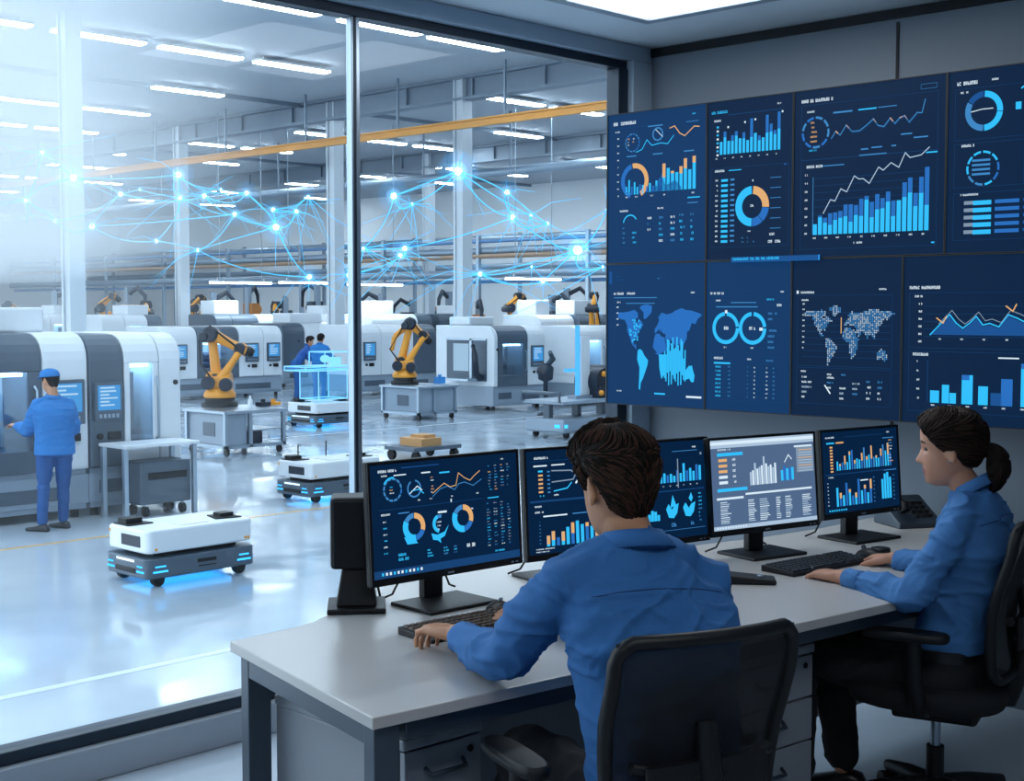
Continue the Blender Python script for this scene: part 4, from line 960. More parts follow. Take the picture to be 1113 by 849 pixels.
# ------------------------------------------------------------------ robots on carts
def robot(label, loc, P, grp='orange robot arms', scale=1.0, ped=0.0):
    # P: joint points (x across, z up) of shoulder, elbow, wrist, flange, and the second strut
    t = thing('industrial_robot', label, 'robot', loc, math.atan2(RT[1], RT[0]) + P.get('turn', 0), grp)
    t.scale = (scale,) * 3
    O, K = M_['orange'], M_['navy']
    if ped: MB().bx(-.25, .25, -.25, .25, -ped, .0).build('pedestal', M_['mdark'], t, bevel=.02)
    MB().lathe([(.30, 0), (.30, .07), (.25, .08), (.25, .15)], 24).build('base_plate', M_['black'], t)
    b = MB().lathe([(.26, .15), (.27, .20), (.24, .25), (.21, .30)], 20)
    b.extx([(-.16, .28), (-.20, .34), (-.18, .50), (-.08, .58), (.10, .56), (.18, .44), (.16, .28)], -.20, .20)
    b.build('base', O, t, bevel=.02)
    for sx, zz in ((-.14, .40), (.15, .37)):
        MB().cyl((sx, -.27, zz), (sx, -.17, zz), .11, 18).build('motor', K, t)
    def V(p, y=0): return Vector((p[0], y, p[1]))
    def link(name, a, b, r0, r1, y=0, mm=O):
        p, q = V(a, y), V(b, y); d = (q - p)
        MB().tube([p, p + d * .08, p + d * .3, p + d * .7, p + d * .92, q], [r0 * .8, r0, r0 * .86, r1 * .95, r1 * 1.05, r1 * .8], 14, 0, flat=1.15).build(name, mm, t)
    def joint(a, r, w, mm=K, y=0):
        MB().lathe([(r * .7, -w), (r, -w * .8), (r, w * .8), (r * .7, w)], 18, 0, M=Matrix.Translation(V(a, y)) @ Matrix.Rotation(PI / 2, 4, 'X')).build('joint', mm, t)
    link('lower_arm', P['sh'], P['el'], .085, .07, .04)
    joint(P['sh'], .13, .17); joint(P['el'], .135, .16); joint((P['el'][0] - .10, P['el'][1] - .04), .085, .2)
    link('upper_arm', (P['el'][0] - .05, P['el'][1] + .03), P['wr'], .098, .07, -.03)
    link('strut', P['st0'], P['st1'], .07, .05, -.1)
    joint(P['wr'], .10, .13)
    link('wrist', P['wr'], P['fl'], .10, .085, -.03)
    joint(P['fl'], .085, .1)
    f = V(P['fl'], -.03); g = V(P['gr'], -.03)
    MB().tube([f, f.lerp(g, .5), g], [.075, .085, .06], 12).build('gripper', M_['black'], t)
    MB().tube([V(P['sh'], -.22), V((P['sh'][0] - .22, P['sh'][1] + .3), -.2), V((P['el'][0] - .16, P['el'][1] - .1), -.16), V((P['el'][0], P['el'][1] + .14), -.12), V(P['wr'], -.14)], .018, 8).build('hose', M_['black'], t)
    if 'ext' in P:
        link('counter_arm', P['ext'][0], P['ext'][1], .07, .05, .05); joint(P['ext'][0], .10, .13)
        link('tool_arm', P['ext'][1], P['ext'][2], .05, .04, .05)
    return t
PA = dict(sh=(-.05, .42), el=(-.13, 1.20), wr=(.36, .96), fl=(.47, .92), gr=(.58, .88), st0=(.04, .45), st1=(.35, .90))
PB = dict(sh=(-.08, .46), el=(.12, 1.30), wr=(.40, 1.06), fl=(.48, .98), gr=(.56, .88), st0=(.06, .46), st1=(.42, 1.02), ext=((-.20, 1.02), (.08, 1.28), (.10, 1.27)))
PB['ext'] = ((.08, 1.27), (-.22, 1.02), (-.28, .72))
PC = dict(sh=(-.05, .42), el=(-.2, 1.1), wr=(.1, 1.45), fl=(.22, 1.42), gr=(.34, 1.3), st0=(.04, .45), st1=(.05, 1.0))
def cart(label, corner, lx, ly, h, open_right=True):
    t = thing('robot_cart', label, 'cart', (corner.x, corner.y, HF), 0, 'robot carts')
    MB().bx(-.03, lx + .03, -.03, ly + .03, h - .05, h).build('top_plate', M_['steel'], t, bevel=.008)
    for px_ in (.03, lx * .42, lx - .03):
        for py_ in (.03, ly - .03): MB().bx(px_ - .03, px_ + .03, py_ - .03, py_ + .03, .12, h - .05).build('post', M_['steel'], t)
    MB().bx(0, lx, 0, ly, .12, .17).build('lower_shelf', M_['steel'], t)
    b = MB().bx(.05, lx * .42 - .05 if open_right else lx - .05, .05, ly - .05, .17, h - .06); b.bx(.04, .05, ly * .3, ly * .6, .3, h - .2, 1)
    b.build('side_cabinet', [M_['mgrey'], M_['mdark']], t, bevel=.008)
    if open_right:
        MB().bx(lx * .45, lx - .06, .05, ly - .05, h * .52, h * .55).build('middle_shelf', M_['steel'], t)
        MB().bx(lx * .47, lx * .70, .15, ly - .1, .17, h * .5).build('battery_box', M_['navy'], t, bevel=.01)
    for px_ in (.08, lx - .08):
        for py_ in (.08, ly - .08):
            MB().cyl((px_ - .02, py_, .06), (px_ + .02, py_, .06), .06, 14).build('caster', M_['black'], t)
            MB().bx(px_ - .03, px_ + .03, py_ - .03, py_ + .03, .10, .125).build('caster_fork', M_['dark'], t)
    return t
c1 = atz(245, 497, HF); cart('steel cart with open shelves carrying the first robot, beside the machine row', c1, 1.18, 1.15, .72)
ctr = atd(239, 441, 22.9); robot('orange robot arm on the steel cart with open shelves', (ctr.x, ctr.y, HF + .72), PA)
c2 = atz(455, 458, HF); cart('closed steel cart carrying the second robot, in the middle of the hall', c2, 1.10, 1.2, .72, False)
ctr = atd(440, 423, 29.6); robot('orange robot arm with raised elbow on the closed steel cart', (ctr.x, ctr.y, HF + .72), PB)
# small parts lying on the carts
for i, (px_, D, h_, lab, k) in enumerate(((272, 22.6, .12, 'small white bottle on the cart of the first robot', 'white'), (286, 22.9, .07, 'small dark fixture block on the cart of the first robot', 'navy'), (297, 23.2, .05, 'flat orange part on the corner of the first robot cart', 'orange'), (478, 29.9, .14, 'blue parts tray on the cart of the second robot', 'blue'))):
    p = atd(px_, 440, D)
    b = MB()
    if k == 'white': b.lathe([(.04, 0), (.04, .12), (.018, .15), (.018, .19)], 14)
    else: b.box((0, 0, h_ / 2), (.2, .16, h_)); b.cyl((0, 0, h_), (0, 0, h_ + .05), .04, 12)
    m_ = {'white': M_['mwhite'], 'navy': M_['navy'], 'orange': M_['orange'], 'blue': mat('tray_blue', '#3f8fd6', .4)}[k]
    tag(b.build({'white': 'bottle', 'navy': 'fixture_block', 'orange': 'machine_component', 'blue': 'parts_tray'}[k], m_, None, (p.x, p.y, HF + .72)), lab, {'white': 'bottle', 'blue': 'tray'}.get(k, 'component'))
# distant robots beyond the machine rows
far = [(300, 351, 52, 'dim orange robot far behind the machine tool with dark sliding door'), (118, 352, 44, 'dim orange robot rising behind the near machine row'), (160, 350, 46, 'second dim orange robot rising behind the near machine row, further along'),
       (560, 352, 44, 'small distant robot above the large middle machine'), (398, 352, 50, 'small distant robot right of the glass mullion'), (215, 350, 50, 'small distant robot above the first robot'), (470, 352, 57, 'small distant robot left of the tall middle column'), (645, 352, 42, 'small distant robot next to the video wall'), (14, 352, 50, 'small hazy robot far off above the lit machine window')]
for i, (px_, py_, D, lab) in enumerate(far):
    p = atd(px_, py_, D); r_ = dict(PC if i % 2 else PA); r_['turn'] = (i * 1.7) % 3 - 1.5
    robot(lab, (p.x, p.y, HF + 1.15), r_, 'distant robots', 1.1, 1.15)
# tall tool towers between the far machines
for i, (px_, D, h_) in enumerate(((140, 50, 3.1), (200, 54, 2.7), (232, 48, 2.9), (270, 56, 3.2), (311, 58, 2.8), (345, 55, 3.3), (415, 52, 2.9), (448, 56, 2.7), (488, 54, 3.0), (520, 49, 2.6), (600, 46, 2.8), (616, 52, 3.1), (60, 52, 3.0))):
    p = atd(px_, 350, D)
    t = thing('tool_tower', 'thin dark tool tower standing among the far machines', 'tower', (p.x, p.y, HF), i * .6, 'tool towers of the far machines')
    MB().bx(-.1, .1, -.1, .1, 0, h_).build('mast', M_['mgrey'], t)
    MB().tube([(0, -.1, h_ - .2), (.1, -.5, h_), (.2, -.8, h_ - .3), (.2, -.85, h_ - .9)], [.09, .09, .08, .07], 8).build('arm', M_['navy' if i % 2 else 'dark'], t)
    b = MB().box((.0, -.2, h_ * .72), (.5, .5, .5)); b.cyl((0, -.45, h_ * .72), (0, -.6, h_ * .72), .2, 12); b.build('motor_head', M_['dark' if i % 3 else 'copper'], t, bevel=.03)

# ------------------------------------------------------------------ mobile robots
blue = emis('mobile_robot_blue', '#3cb4ff', 2.6)
def mobile_robot(label, corner, L, W, rz=0.0, sc=1.0, mast=False):
    t = thing('mobile_robot', label, 'mobile robot', (corner.x, corner.y, HF), rz, 'white topped mobile robots')
    t.scale = (sc,) * 3
    def rr(x0, x1, y0, y1, r):
        return arc(x1 - r, y1 - r, r, 0, 90, 5) + arc(x0 + r, y1 - r, r, 90, 180, 5) + arc(x0 + r, y0 + r, r, 180, 270, 5) + arc(x1 - r, y0 + r, r, 270, 360, 5)
    b = MB().prism(rr(0, L, 0, W, .07), .075, .245)
    ch = b.build('chassis', M_['mdark'], t, bevel=.012)
    b = MB().bx(L * .12, L * .88, .12, W - .12, .245, .285); b.build('lift_plate', M_['black'], t)
    b = MB().prism(rr(.015, L - .015, .015, W - .015, .06), .285, .485)
    b.build('upper_body', M_['mwhite'], t, bevel=.02)
    e = MB()
    for (x0, x1) in ((.06, .2), (L - .2, L - .06)):
        e.bx(x0, x1, -.006, .004, .125, .14); e.bx(x0 + .02, x1 - .02, -.006, .004, .17, .182)
    for (y0, y1) in ((.05, .16), (W - .16, W - .05)):
        e.bx(-.006, .004, y0, y1, .125, .14); e.bx(-.006, .004, y0 + .02, y1 - .01, .17, .182)
        e.bx(L - .004, L + .006, y0, y1, .125, .14)
    e.build('marker_light', blue, t)
    MB().bx(.1, L - .1, .1, W - .1, .062, .076).build('under_light', blue, t)
    MB().bx(-.005, .003, .2, W - .2, .205, .225).build('headlight', emis('mobile_robot_white', '#e8f6ff', 2.0), t)
    MB().bx(-.006, .004, .18, W - .18, .11, .155).build('bumper_slot', M_['black'], t, bevel=.004)
    b = MB().bx(L * .45, L * .62, -.006, .004, .165, .195); b.bx(L * .46, L * .62, -.006, .004, .13, .138); b.build('side_slot', M_['black'], t)
    b = MB().bx(.008, .018, W * .18, W * .62, .335, .43); b.build('grille', M_['navy'], t, bevel=.004)
    b = MB()
    for (x, y) in ((.10, .010), (L - .10, .010), (L - .07, .010)): b.cyl((x, y, .32), (x, y + .008, .32), .013, 10)
    b.cyl((.010, W * .9, .44), (.018, W * .9, .44), .013, 10); b.build('orange_marker', mat('marker_orange', '#e39a33', .5), t)
    b = MB().prism([(.05, W * .55), (.30, W * .55), (.26, W - .06), (.05, W - .06)], .484, .497); b.box((.15, W * .75, .515), (.16, .14, .05)); b.build('sensor_pad', M_['black'], t, bevel=.006)
    b = MB().prism([(L * .72, W * .25), (L - .06, W * .18), (L - .06, W * .5), (L * .78, W * .6)], .484, .497); b.box((L * .85, W * .38, .512), (.14, .12, .035)); b.build('sensor_pad', M_['black'], t, bevel=.006)
    b = MB().prism([(L * .36, W * .15), (L * .62, W * .15), (L * .68, W * .85), (L * .36, W * .85)], .484, .49); b.build('top_plate', M_['mwhite'], t)
    for x in (.14, L - .14):
        for y in (.07, W - .07): MB().cyl((x, y - .03, .055), (x, y + .03, .055), .055, 16).build('wheel', M_['black2'], t)
    if mast:
        for (x, y) in ((.2, W * .7), (L * .6, W * .8)): MB().cyl((x, y, .48), (x, y, .68), .008, 6).build('antenna', M_['black'], t)
    return t
AM = {}
a1 = atz(160, 641, HF); mobile_robot('white and charcoal mobile robot nearest the glass, on the open floor', a1, 1.10, .68)
a2 = atz(337, 548, HF); mobile_robot('white mobile robot with two thin antennas behind the glass mullion', a2, 1.15, .70, 0, 1.0, True)
a3 = atz(343, 466, HF); mobile_robot('white mobile robot with a glowing blue projection above it', a3, 1.12, .95)
# glowing projection above the third mobile robot
hl = emis('hologram_line', '#8fd6ff', 1.6); hf = clearmat('hologram_sheet', '#e6f6ff', .02, .1, '#4fb0f0', .16)
hg = thing('hologram', 'glowing blue box shaped projection hovering above a mobile robot', 'projection', (a3.x + .50, a3.y + .45, HF + .50))
def wire(x0, x1, y0, y1, z0, z1, r=.012):
    b = MB(); c = [(x, y, z) for x in (x0, x1) for y in (y0, y1) for z in (z0, z1)]
    for i in range(8):
        for j in range(i + 1, 8):
            if sum(abs(c[i][k] - c[j][k]) > 1e-6 for k in range(3)) == 1: b.cyl(c[i], c[j], r, 5)
    return b
wire(-.3, .42, -.3, .3, .05, .62).build('glowing_frame', hl, hg); wire(-.65, .55, -.34, .34, .62, .70).build('glowing_frame', hl, hg); wire(-.1, .5, -.25, .25, .70, .98).build('glowing_frame', hl, hg)
MB().bx(-.29, .41, -.29, .29, .06, .61).build('glowing_sheet', hf, hg); MB().bx(-.64, .54, -.33, .33, .63, .69).build('glowing_sheet', hf, hg)
b = MB().ell((.1, 0, .84), (.1, .1, .08), 10, 6); b.box((.35, 0, .8), (.15, .2, .14)); b.build('glowing_shape', hl, hg)
# low transport cart with side rails and light tower, beside the video wall
tc_ = atz(612, 478, HF)
tt = thing('transport_cart', 'low grey transport cart with a raised deck beside the video wall', 'cart', (tc_.x, tc_.y, HF))
MB().bx(0, 1.7, 0, .95, .10, .36).build('chassis', M_['mgrey'], tt, bevel=.05)
MB().bx(-.03, 1.75, -.03, .98, .62, .68).build('deck', M_['mgrey'], tt, bevel=.01)
for x in (.12, .9, 1.6): MB().bx(x - .05, x + .05, .4, .55, .36, .62).build('post', M_['mdark'], tt)
MB().tube([(-.05, .95, .66), (-.05, .95, .82), (-.05, .05, .82), (-.05, .05, .66)], .035, 8).build('rail', M_['mdark'], tt)
MB().bx(-.006, .004, .08, .2, .2, .26).build('marker_light', blue, tt); MB().bx(.04, .12, -.006, .004, .2, .26).build('marker_light', blue, tt)
for x in (.2, 1.5):
    for y in (.1, .85): MB().cyl((x, y - .03, .06), (x, y + .03, .06), .06, 14).build('wheel', M_['black2'], tt)
pt = thing('parts_display', 'tall pale panel stand with blue lights on the transport cart', 'panel stand', (tc_.x + .95, tc_.y + .42, HF + .68))
MB().bx(-.25, .25, -.1, .1, 0, .06).build('foot', M_['mgrey'], pt); MB().bx(-.02, .22, -.04, .04, .06, 1.15).build('panel', M_['mwhite'], pt, bevel=.01)
MB().bx(-.12, -.06, -.03, .03, .06, 1.35).build('light_bar', emis('stand_blue', '#5ec0ff', 1.3), pt); MB().bx(-.4, -.13, -.06, .06, .5, .56).build('shelf', emis('stand_blue', '#5ec0ff', 1.3), pt)
gb = thing('engine_block', 'dark engine block with orange caps on the transport cart', 'engine', (tc_.x + 1.42, tc_.y + .42, HF + .68))
b = MB().cyl((-.05, -.25, .3), (-.05, .3, .3), .26, 16); b.box((0, 0, .12), (.5, .6, .24)); b.cyl((.1, -.3, .48), (.1, .2, .48), .13, 14); b.build('block', M_['navy'], gb, bevel=.02)
for q in ((-.12, -.27, .45), (.05, -.32, .15), (-.22, -.3, .1), (.14, -.33, .5)): MB().ell(q, (.055, .05, .055), 10, 8).build('cap', M_['orange'], gb)
# flat pallet trolley beyond the donut monitor
fc = atz(447, 500, HF)
ft = thing('flat_trolley', 'flat grey trolley with a tan load above the donut monitor', 'trolley', (fc.x, fc.y, HF))
MB().bx(-.25, .75, -.35, .35, .16, .22).build('deck', M_['mdark'], ft, bevel=.01)
for x in (-.15, .65):
    for y in (-.28, .28): MB().cyl((x - .03, y, .08), (x + .03, y, .08), .08, 12).build('wheel', M_['black2'], ft)
ld = tag(MB().box((0, 0, .06), (.42, .5, .12)).box((.05, .0, .14), (.25, .3, .05)).build('cardboard_box', mat('tan_card', '#b98d5c', .7), None, (fc.x + .2, fc.y, HF + .22)), 'tan box lying on the flat grey trolley', 'box')
# dark stand beside the large machine
ds = thing('tool_stand', 'slim dark tool stand right of the large middle machine', 'stand', tuple(atz(593, 452, HF)))
MB().lathe([(.18, 0), (.18, .05), (.05, .09), (.05, .75), (.16, .8), (.18, 1.05), (.08, 1.15)], 16).build('pillar', M_['navy'], ds)
MB().tube([(0, 0, 1.05), (.1, -.12, 1.25), (-.08, -.2, 1.4)], [.07, .07, .05], 8).build('arm', M_['dark'], ds)

# ------------------------------------------------------------------ network of light
nodes = [(80, 193, 26, 1.2), (46, 166, 27, .8), (131, 211, 26, .8), (194, 190, 28, 1.1), (196, 215, 28, .8), (222, 213, 27, .8), (152, 206, 29, .5), (268, 210, 30, .9), (300, 247, 27, 1.1), (255, 233, 28, .8), (322, 230, 30, .8), (297, 228, 30, .8), (240, 206, 31, .5),
         (28, 218, 26, .7), (100, 246, 28, 1.0), (60, 240, 29, .7), (170, 262, 30, .7), (215, 272, 31, .7), (335, 214, 30, .6),
         (498, 186, 25, 1.3), (428, 213, 26, 1.1), (551, 209, 27, .9), (557, 236, 27, .9), (448, 222, 27, .5), (440, 270, 28, .9), (435, 278, 28, .8), (628, 272, 25, 1.5), (577, 234, 28, .5), (595, 243, 28, .5), (380, 299, 27, 1.0), (336, 301, 28, .9), (395, 270, 28, .6), (660, 228, 25, .4), (522, 298, 27, .8), (590, 306, 27, .7), (578, 290, 27, .4), (655, 290, 25, .4)]
edges = [(0, 1), (0, 2), (0, 13), (1, 13), (0, 3), (2, 5), (3, 4), (3, 7), (5, 7), (4, 9), (5, 9), (7, 8), (8, 9), (8, 10), (8, 11), (10, 11), (10, 18), (12, 3), (12, 7), (2, 14), (14, 15), (13, 15), (14, 16), (16, 17), (9, 17), (8, 17), (4, 6), (6, 2), (14, 9), (16, 4), (15, 2), (8, 30), (17, 30)]
edges2 = [(19, 20), (19, 21), (21, 22), (20, 23), (19, 23), (19, 27), (27, 28), (22, 28), (22, 26), (21, 28), (26, 32), (20, 31), (31, 24), (24, 25), (31, 29), (26, 33), (26, 35), (35, 33), (26, 34), (26, 36), (19, 22), (24, 22), (33, 34), (25, 29)]
def glow(name, col, st):
    m = bpy.data.materials.new(name); m.use_nodes = True; nt = m.node_tree; nt.nodes.clear()
    o = nt.nodes.new('ShaderNodeOutputMaterial'); e = nt.nodes.new('ShaderNodeEmission'); e.inputs[0].default_value = lin(col); e.inputs[1].default_value = st
    nt.links.new(e.outputs[0], o.inputs['Volume']); return m
GLOW = glow('node_glow', '#38b4f8', .5); GLOW2 = glow('node_glow_core', '#8fd4ff', 2.2)
ng = emis('network_node', '#9fe0ff', 9.0); nl = emis('network_line', '#5fd0ff', 1.7)
for lab, ids, es in (('network of thin blue light lines and bright nodes, left of the glass mullion', list(range(19)) + [30], edges), ('network of thin blue light lines and bright nodes, right of the glass mullion', [i for i in range(19, 37) if i != 30], edges2)):
    pts = {i: atd(*nodes[i][:3]) for i in ids}
    c = sum(pts.values(), Vector()) / len(pts)
    t = thing('light_network', lab, 'light network', c, 0, 'floating networks of light')
    for i in ids:
        nd = MB().ell(pts[i] - c, (.055 * nodes[i][3],) * 3, 10, 8).build('node', ng, t)
        MB().ell(pts[i] - c, (.30 * nodes[i][3],) * 3, 14, 10).build('halo', GLOW, nd); MB().ell(pts[i] - c, (.14 * nodes[i][3],) * 3, 12, 8).build('halo', GLOW2, nd)
    rr = random.Random(5)
    for a, b_ in es:
        if a not in pts or b_ not in pts: continue
        p, q = pts[a] - c, pts[b_] - c; mid = (p + q) / 2 + Vector((rr.uniform(-.3, .3), rr.uniform(-.3, .3), rr.uniform(-.35, .1)))
        MB().tube([p * (1 - s_) ** 2 + mid * 2 * s_ * (1 - s_) + q * s_ ** 2 for s_ in [k / 8 for k in range(9)]], .011, 5).build('strand', nl, t)
    # fine side threads
    for k in range(80):
        i = rr.choice(ids); p = pts[i] - c; q = p + Vector((rr.uniform(-1.3, 1.3), rr.uniform(-1.3, 1.3), rr.uniform(-1.3, .4)))
        MB().tube([p, p.lerp(q, .4) + Vector((0, 0, rr.uniform(-.1, .2))), q], [.008, .006, .003], 4).build('strand', nl, t)
# ------------------------------------------------------------------ haze
from mathutils.bvhtree import BVHTree
# ================================================================== people
def remeshed(mb, voxel, smooth=4, fac=.5):
    o = bpy.data.objects.new('tmp', mb.mesh('tmp', [], True)); COL.objects.link(o)
    r = o.modifiers.new('r', 'REMESH'); r.mode = 'VOXEL'; r.voxel_size = voxel; r.adaptivity = 0
    if smooth:
        s = o.modifiers.new('s', 'SMOOTH'); s.factor = fac; s.iterations = smooth
    dg = bpy.context.evaluated_depsgraph_get(); dg.update()
    me = bpy.data.meshes.new_from_object(o.evaluated_get(dg))
    old = o.data; bpy.data.objects.remove(o); bpy.data.meshes.remove(old)
    me.polygons.foreach_set('use_smooth', [True] * len(me.polygons))
    return me
def link_mesh(name, me, mats, parent, fn=None, off=None):
    me.name = name; me.materials.clear()
    for m in mats: me.materials.append(m)
    if fn:
        me.polygons.foreach_set('material_index', [fn(p.center) for p in me.polygons])
    if off is not None:
        for v in me.vertices: v.co -= off
    o = bpy.data.objects.new(name, me); COL.objects.link(o); o.parent = parent
    return o
def displace(me, fn, hem=None):
    ns = [v.normal.copy() for v in me.vertices]
    for v, n in zip(me.vertices, ns):
        k = 1 if hem is None else min(1, max(.1, (v.co.z - hem) / .09))
        v.co += n * fn(v.co, n) * k
def ring(c, a, b, n=24, e=2.3):
    out = []
    for k in range(n):
        t = 2 * PI * k / n; ct, st = math.cos(t), math.sin(t)
        out.append(c + a * (abs(ct) ** (2 / e) * (1 if ct > 0 else -1)) + b * (abs(st) ** (2 / e) * (1 if st > 0 else -1)))
    return out
def interp_pts(pts, n):
    # smooth curve through points
    pts = [Vector(p) for p in pts]; out = []
    P = [pts[0] * 2 - pts[1]] + pts + [pts[-1] * 2 - pts[-2]]
    for i in range(1, len(P) - 2):
        for k in range(n):
            t = k / n; a, b, c, d = P[i - 1], P[i], P[i + 1], P[i + 2]
            out.append(.5 * ((2 * b) + (c - a) * t + (2 * a - 5 * b + 4 * c - d) * t * t + (3 * b - a - 3 * c + d) * t ** 3))
    out.append(pts[-1]); return out
def limb(mb, joints, radii, n=4, seg=14, m=0):
    pts = interp_pts([tuple(j) for j in joints], n)
    rr = list(np.interp(np.linspace(0, len(joints) - 1, len(pts)), range(len(joints)), radii))
    mb.tube(pts, [float(x) for x in rr], seg, m)
    mb.ell(pts[0], (rr[0],) * 3, 12, 8, m); mb.ell(pts[-1], (rr[-1],) * 3, 12, 8, m)
# head tables, metres, z from chin to crown
_Z = [-.118, -.110, -.100, -.085, -.070, -.055, -.040, -.020, .0, .02, .04, .06, .08, .095, .106, .113, .116]
_F = [.048, .066, .074, .076, .078, .079, .080, .079, .078, .084, .087, .087, .081, .069, .050, .027, .003]
_B = [.010, .020, .032, .046, .058, .070, .080, .090, .097, .101, .102, .099, .090, .074, .053, .028, .003]
_W = [.020, .032, .042, .052, .058, .062, .066, .069, .072, .075, .077, .075, .068, .057, .042, .022, .003]
def head_pt(th, z, fem=0.0):
    F, B, W = (float(np.interp(z, _Z, T)) for T in (_F, _B, _W))
    if z < -.03: W *= 1 - .10 * fem * min(1, (-.03 - z) / .06)
    c, s = math.cos(th), math.sin(th)
    x = W * s; y = (F if c > 0 else B) * (abs(c) ** .92) * (1 if c > 0 else -1)
    if c > 0:
        def g(v, m, sd): return math.exp(-((v - m) / sd) ** 2)
        if -.056 < z < .03:
            nz = float(np.interp(z, [-.056, -.048, -.042, -.036, -.026, -.012, .004, .018, .03], [0, .006, .020, .025, .022, .014, .007, .002, 0]))
            wd = float(np.interp(z, [-.05, -.036, .0, .03], [.015, .014, .009, .012]))
            y += nz * g(x, 0, wd)
        y += .0055 * g(x, 0, .022) * (g(z, -.064, .0055) + .9 * g(z, -.077, .006)) - .003 * g(x, 0, .02) * g(z, -.0705, .003)
        y += .004 * g(x, 0, .016) * g(z, -.104, .010)
        for sx in (-1, 1):
            y -= .010 * g(x, sx * .032, .014) * g(z, .004, .011)
            y += .004 * g(x, sx * .030, .02) * g(z, .024, .007)
    return Vector((x, y, z))
def head_mb(mb, H, fem=0.0, n=72):
    zs = list(np.linspace(-.118, -.02, 36)) + list(np.linspace(-.017, .1, 34)) + [.104, .108, .111, .1135, .115, .116]
    mb.rings([[H @ head_pt(2 * PI * k / n, float(z), fem) for k in range(n)] for z in zs], 0, True)
    for sx in (-1, 1):
        E = H @ Matrix.Translation((sx * .077, -.016, -.006)) @ Matrix.Rotation(sx * R(24), 4, 'Z') @ Matrix.Rotation(R(-12), 4, 'X')
        mb.ell((0, 0, 0), (.009, .018, .032), 14, 10, 0, E)
        mb.tube([(sx * .006, .016 * math.cos(a), .003 + .028 * math.sin(a)) for a in [R(-60 + 24 * i) for i in range(11)]], .0045, 6, 0, M=E)
        mb.ell((sx * .003, -.001, -.024), (.006, .008, .009), 10, 6, 0, E)
def hand(mb, wrist, d, back, thumb, curl=(25, 38, 22), spread=8, sc=1.0):
    # d: wrist to knuckles; back: out of the back of the hand; thumb: +1 / -1 along d x back
    d = d.normalized(); back = (back - d * back.dot(d)).normalized(); s = d.cross(back).normalized() * thumb
    L = .082 * sc
    secs = [(0, .026, .019), (.25, .034, .017), (.6, .041, .016), (.92, .042, .0145), (1.04, .038, .011)]
    mb.rings([ring(wrist + d * L * t, s * w * sc, back * h * sc, 18, 2.6) for t, w, h in secs], 0, True)
    lens = [.072, .080, .074, .058]
    for i in range(4):
        off = (.030 - .020 * i); a = R(spread * (1.2 - .8 * i))
        fd = (d * math.cos(a) + s * math.sin(a)).normalized()
        p = wrist + d * (L * (.97 - .02 * abs(i - 1))) + s * off * sc
        pts = [p - fd * .02 * sc, p]; ang = 0; ln = lens[i] * sc
        for k, (fr, cu) in enumerate(zip((.46, .30, .24), curl)):
            ang += R(cu * (1 + .06 * i))
            p = p + (fd * math.cos(ang) - back * math.sin(ang)) * ln * fr; pts.append(p)
        mb.tube(pts, [.0095 * sc, .0098 * sc, .0088 * sc, .0080 * sc, .0066 * sc], 10, 0); mb.ell(pts[-1], (.0068 * sc,) * 3, 10, 6); mb.ell(pts[2], (.0092 * sc,) * 3, 10, 6)
    p = wrist + d * .022 * sc + s * .022 * sc - back * .004
    t1 = p + (d * .6 + s * .75 - back * .15).normalized() * .040 * sc
    t2 = t1 + (d * .88 + s * .32 - back * .25).normalized() * .032 * sc; t3 = t2 + (d * .95 + s * .05 - back * .3).normalized() * .024 * sc
    mb.tube([p, t1, t2, t3], [.015 * sc, .0125 * sc, .0105 * sc, .008 * sc], 10, 0); mb.ell(t3, (.008 * sc,) * 3, 10, 6)
def shoe(mb, ankle, fd, sole_z, sc=1.0):
    s = Vector((fd.y, -fd.x, 0)); z = Vector((0, 0, 1)); c = Vector((ankle.x, ankle.y, sole_z))
    prof = [(-.075, .030, .045), (-.06, .036, .075), (-.02, .038, .085), (.04, .042, .065), (.10, .048, .048), (.15, .046, .040), (.19, .036, .034), (.205, .018, .022)]
    mb.rings([ring(c + fd * x * sc + z * h * .5 * sc, s * w * sc, z * h * .5 * sc, 16, 3.0) for x, w, h in prof], 0, True)
SKIN = dict()
def skin_mat(name, col, lip, dark):
    return [mat(name, col, .5, var=.06, scale=14, bump=.05, bscale=180), mat(name + '_lips', lip, .45, var=.05), mat(name + '_brow', dark, .7, var=.1)]
def cloth(name, col, var=.07): return mat(name, col, .85, var=var, scale=22, bump=.18, bscale=260)
def fold(amp, sc=(9, 9, 20), seed=0.0):
    o = Vector((seed, seed * 1.7, seed * .6))
    def fn(p, n):
        q = Vector((p.x * sc[0], p.y * sc[1], p.z * sc[2])) + o
        w = Vector((noise.noise(q * .5), noise.noise(q * .5 + Vector((9, 1, 4))), noise.noise(q * .5 + Vector((2, 7, 3))))) * .9
        a = noise.noise(q * .45 + w); b = 1 - abs(noise.noise(q * .7 + w + Vector((5, 2, 8)))) * 3.2; c = 1 - abs(noise.noise(Vector((q.x + q.z * .8, q.y, q.z * .5)) * .9 + w * 1.5)) * 3.6
        return amp * (.9 * a + .75 * max(0, b) ** 1.5 + .5 * max(0, c) ** 1.5 - .35)
    return fn
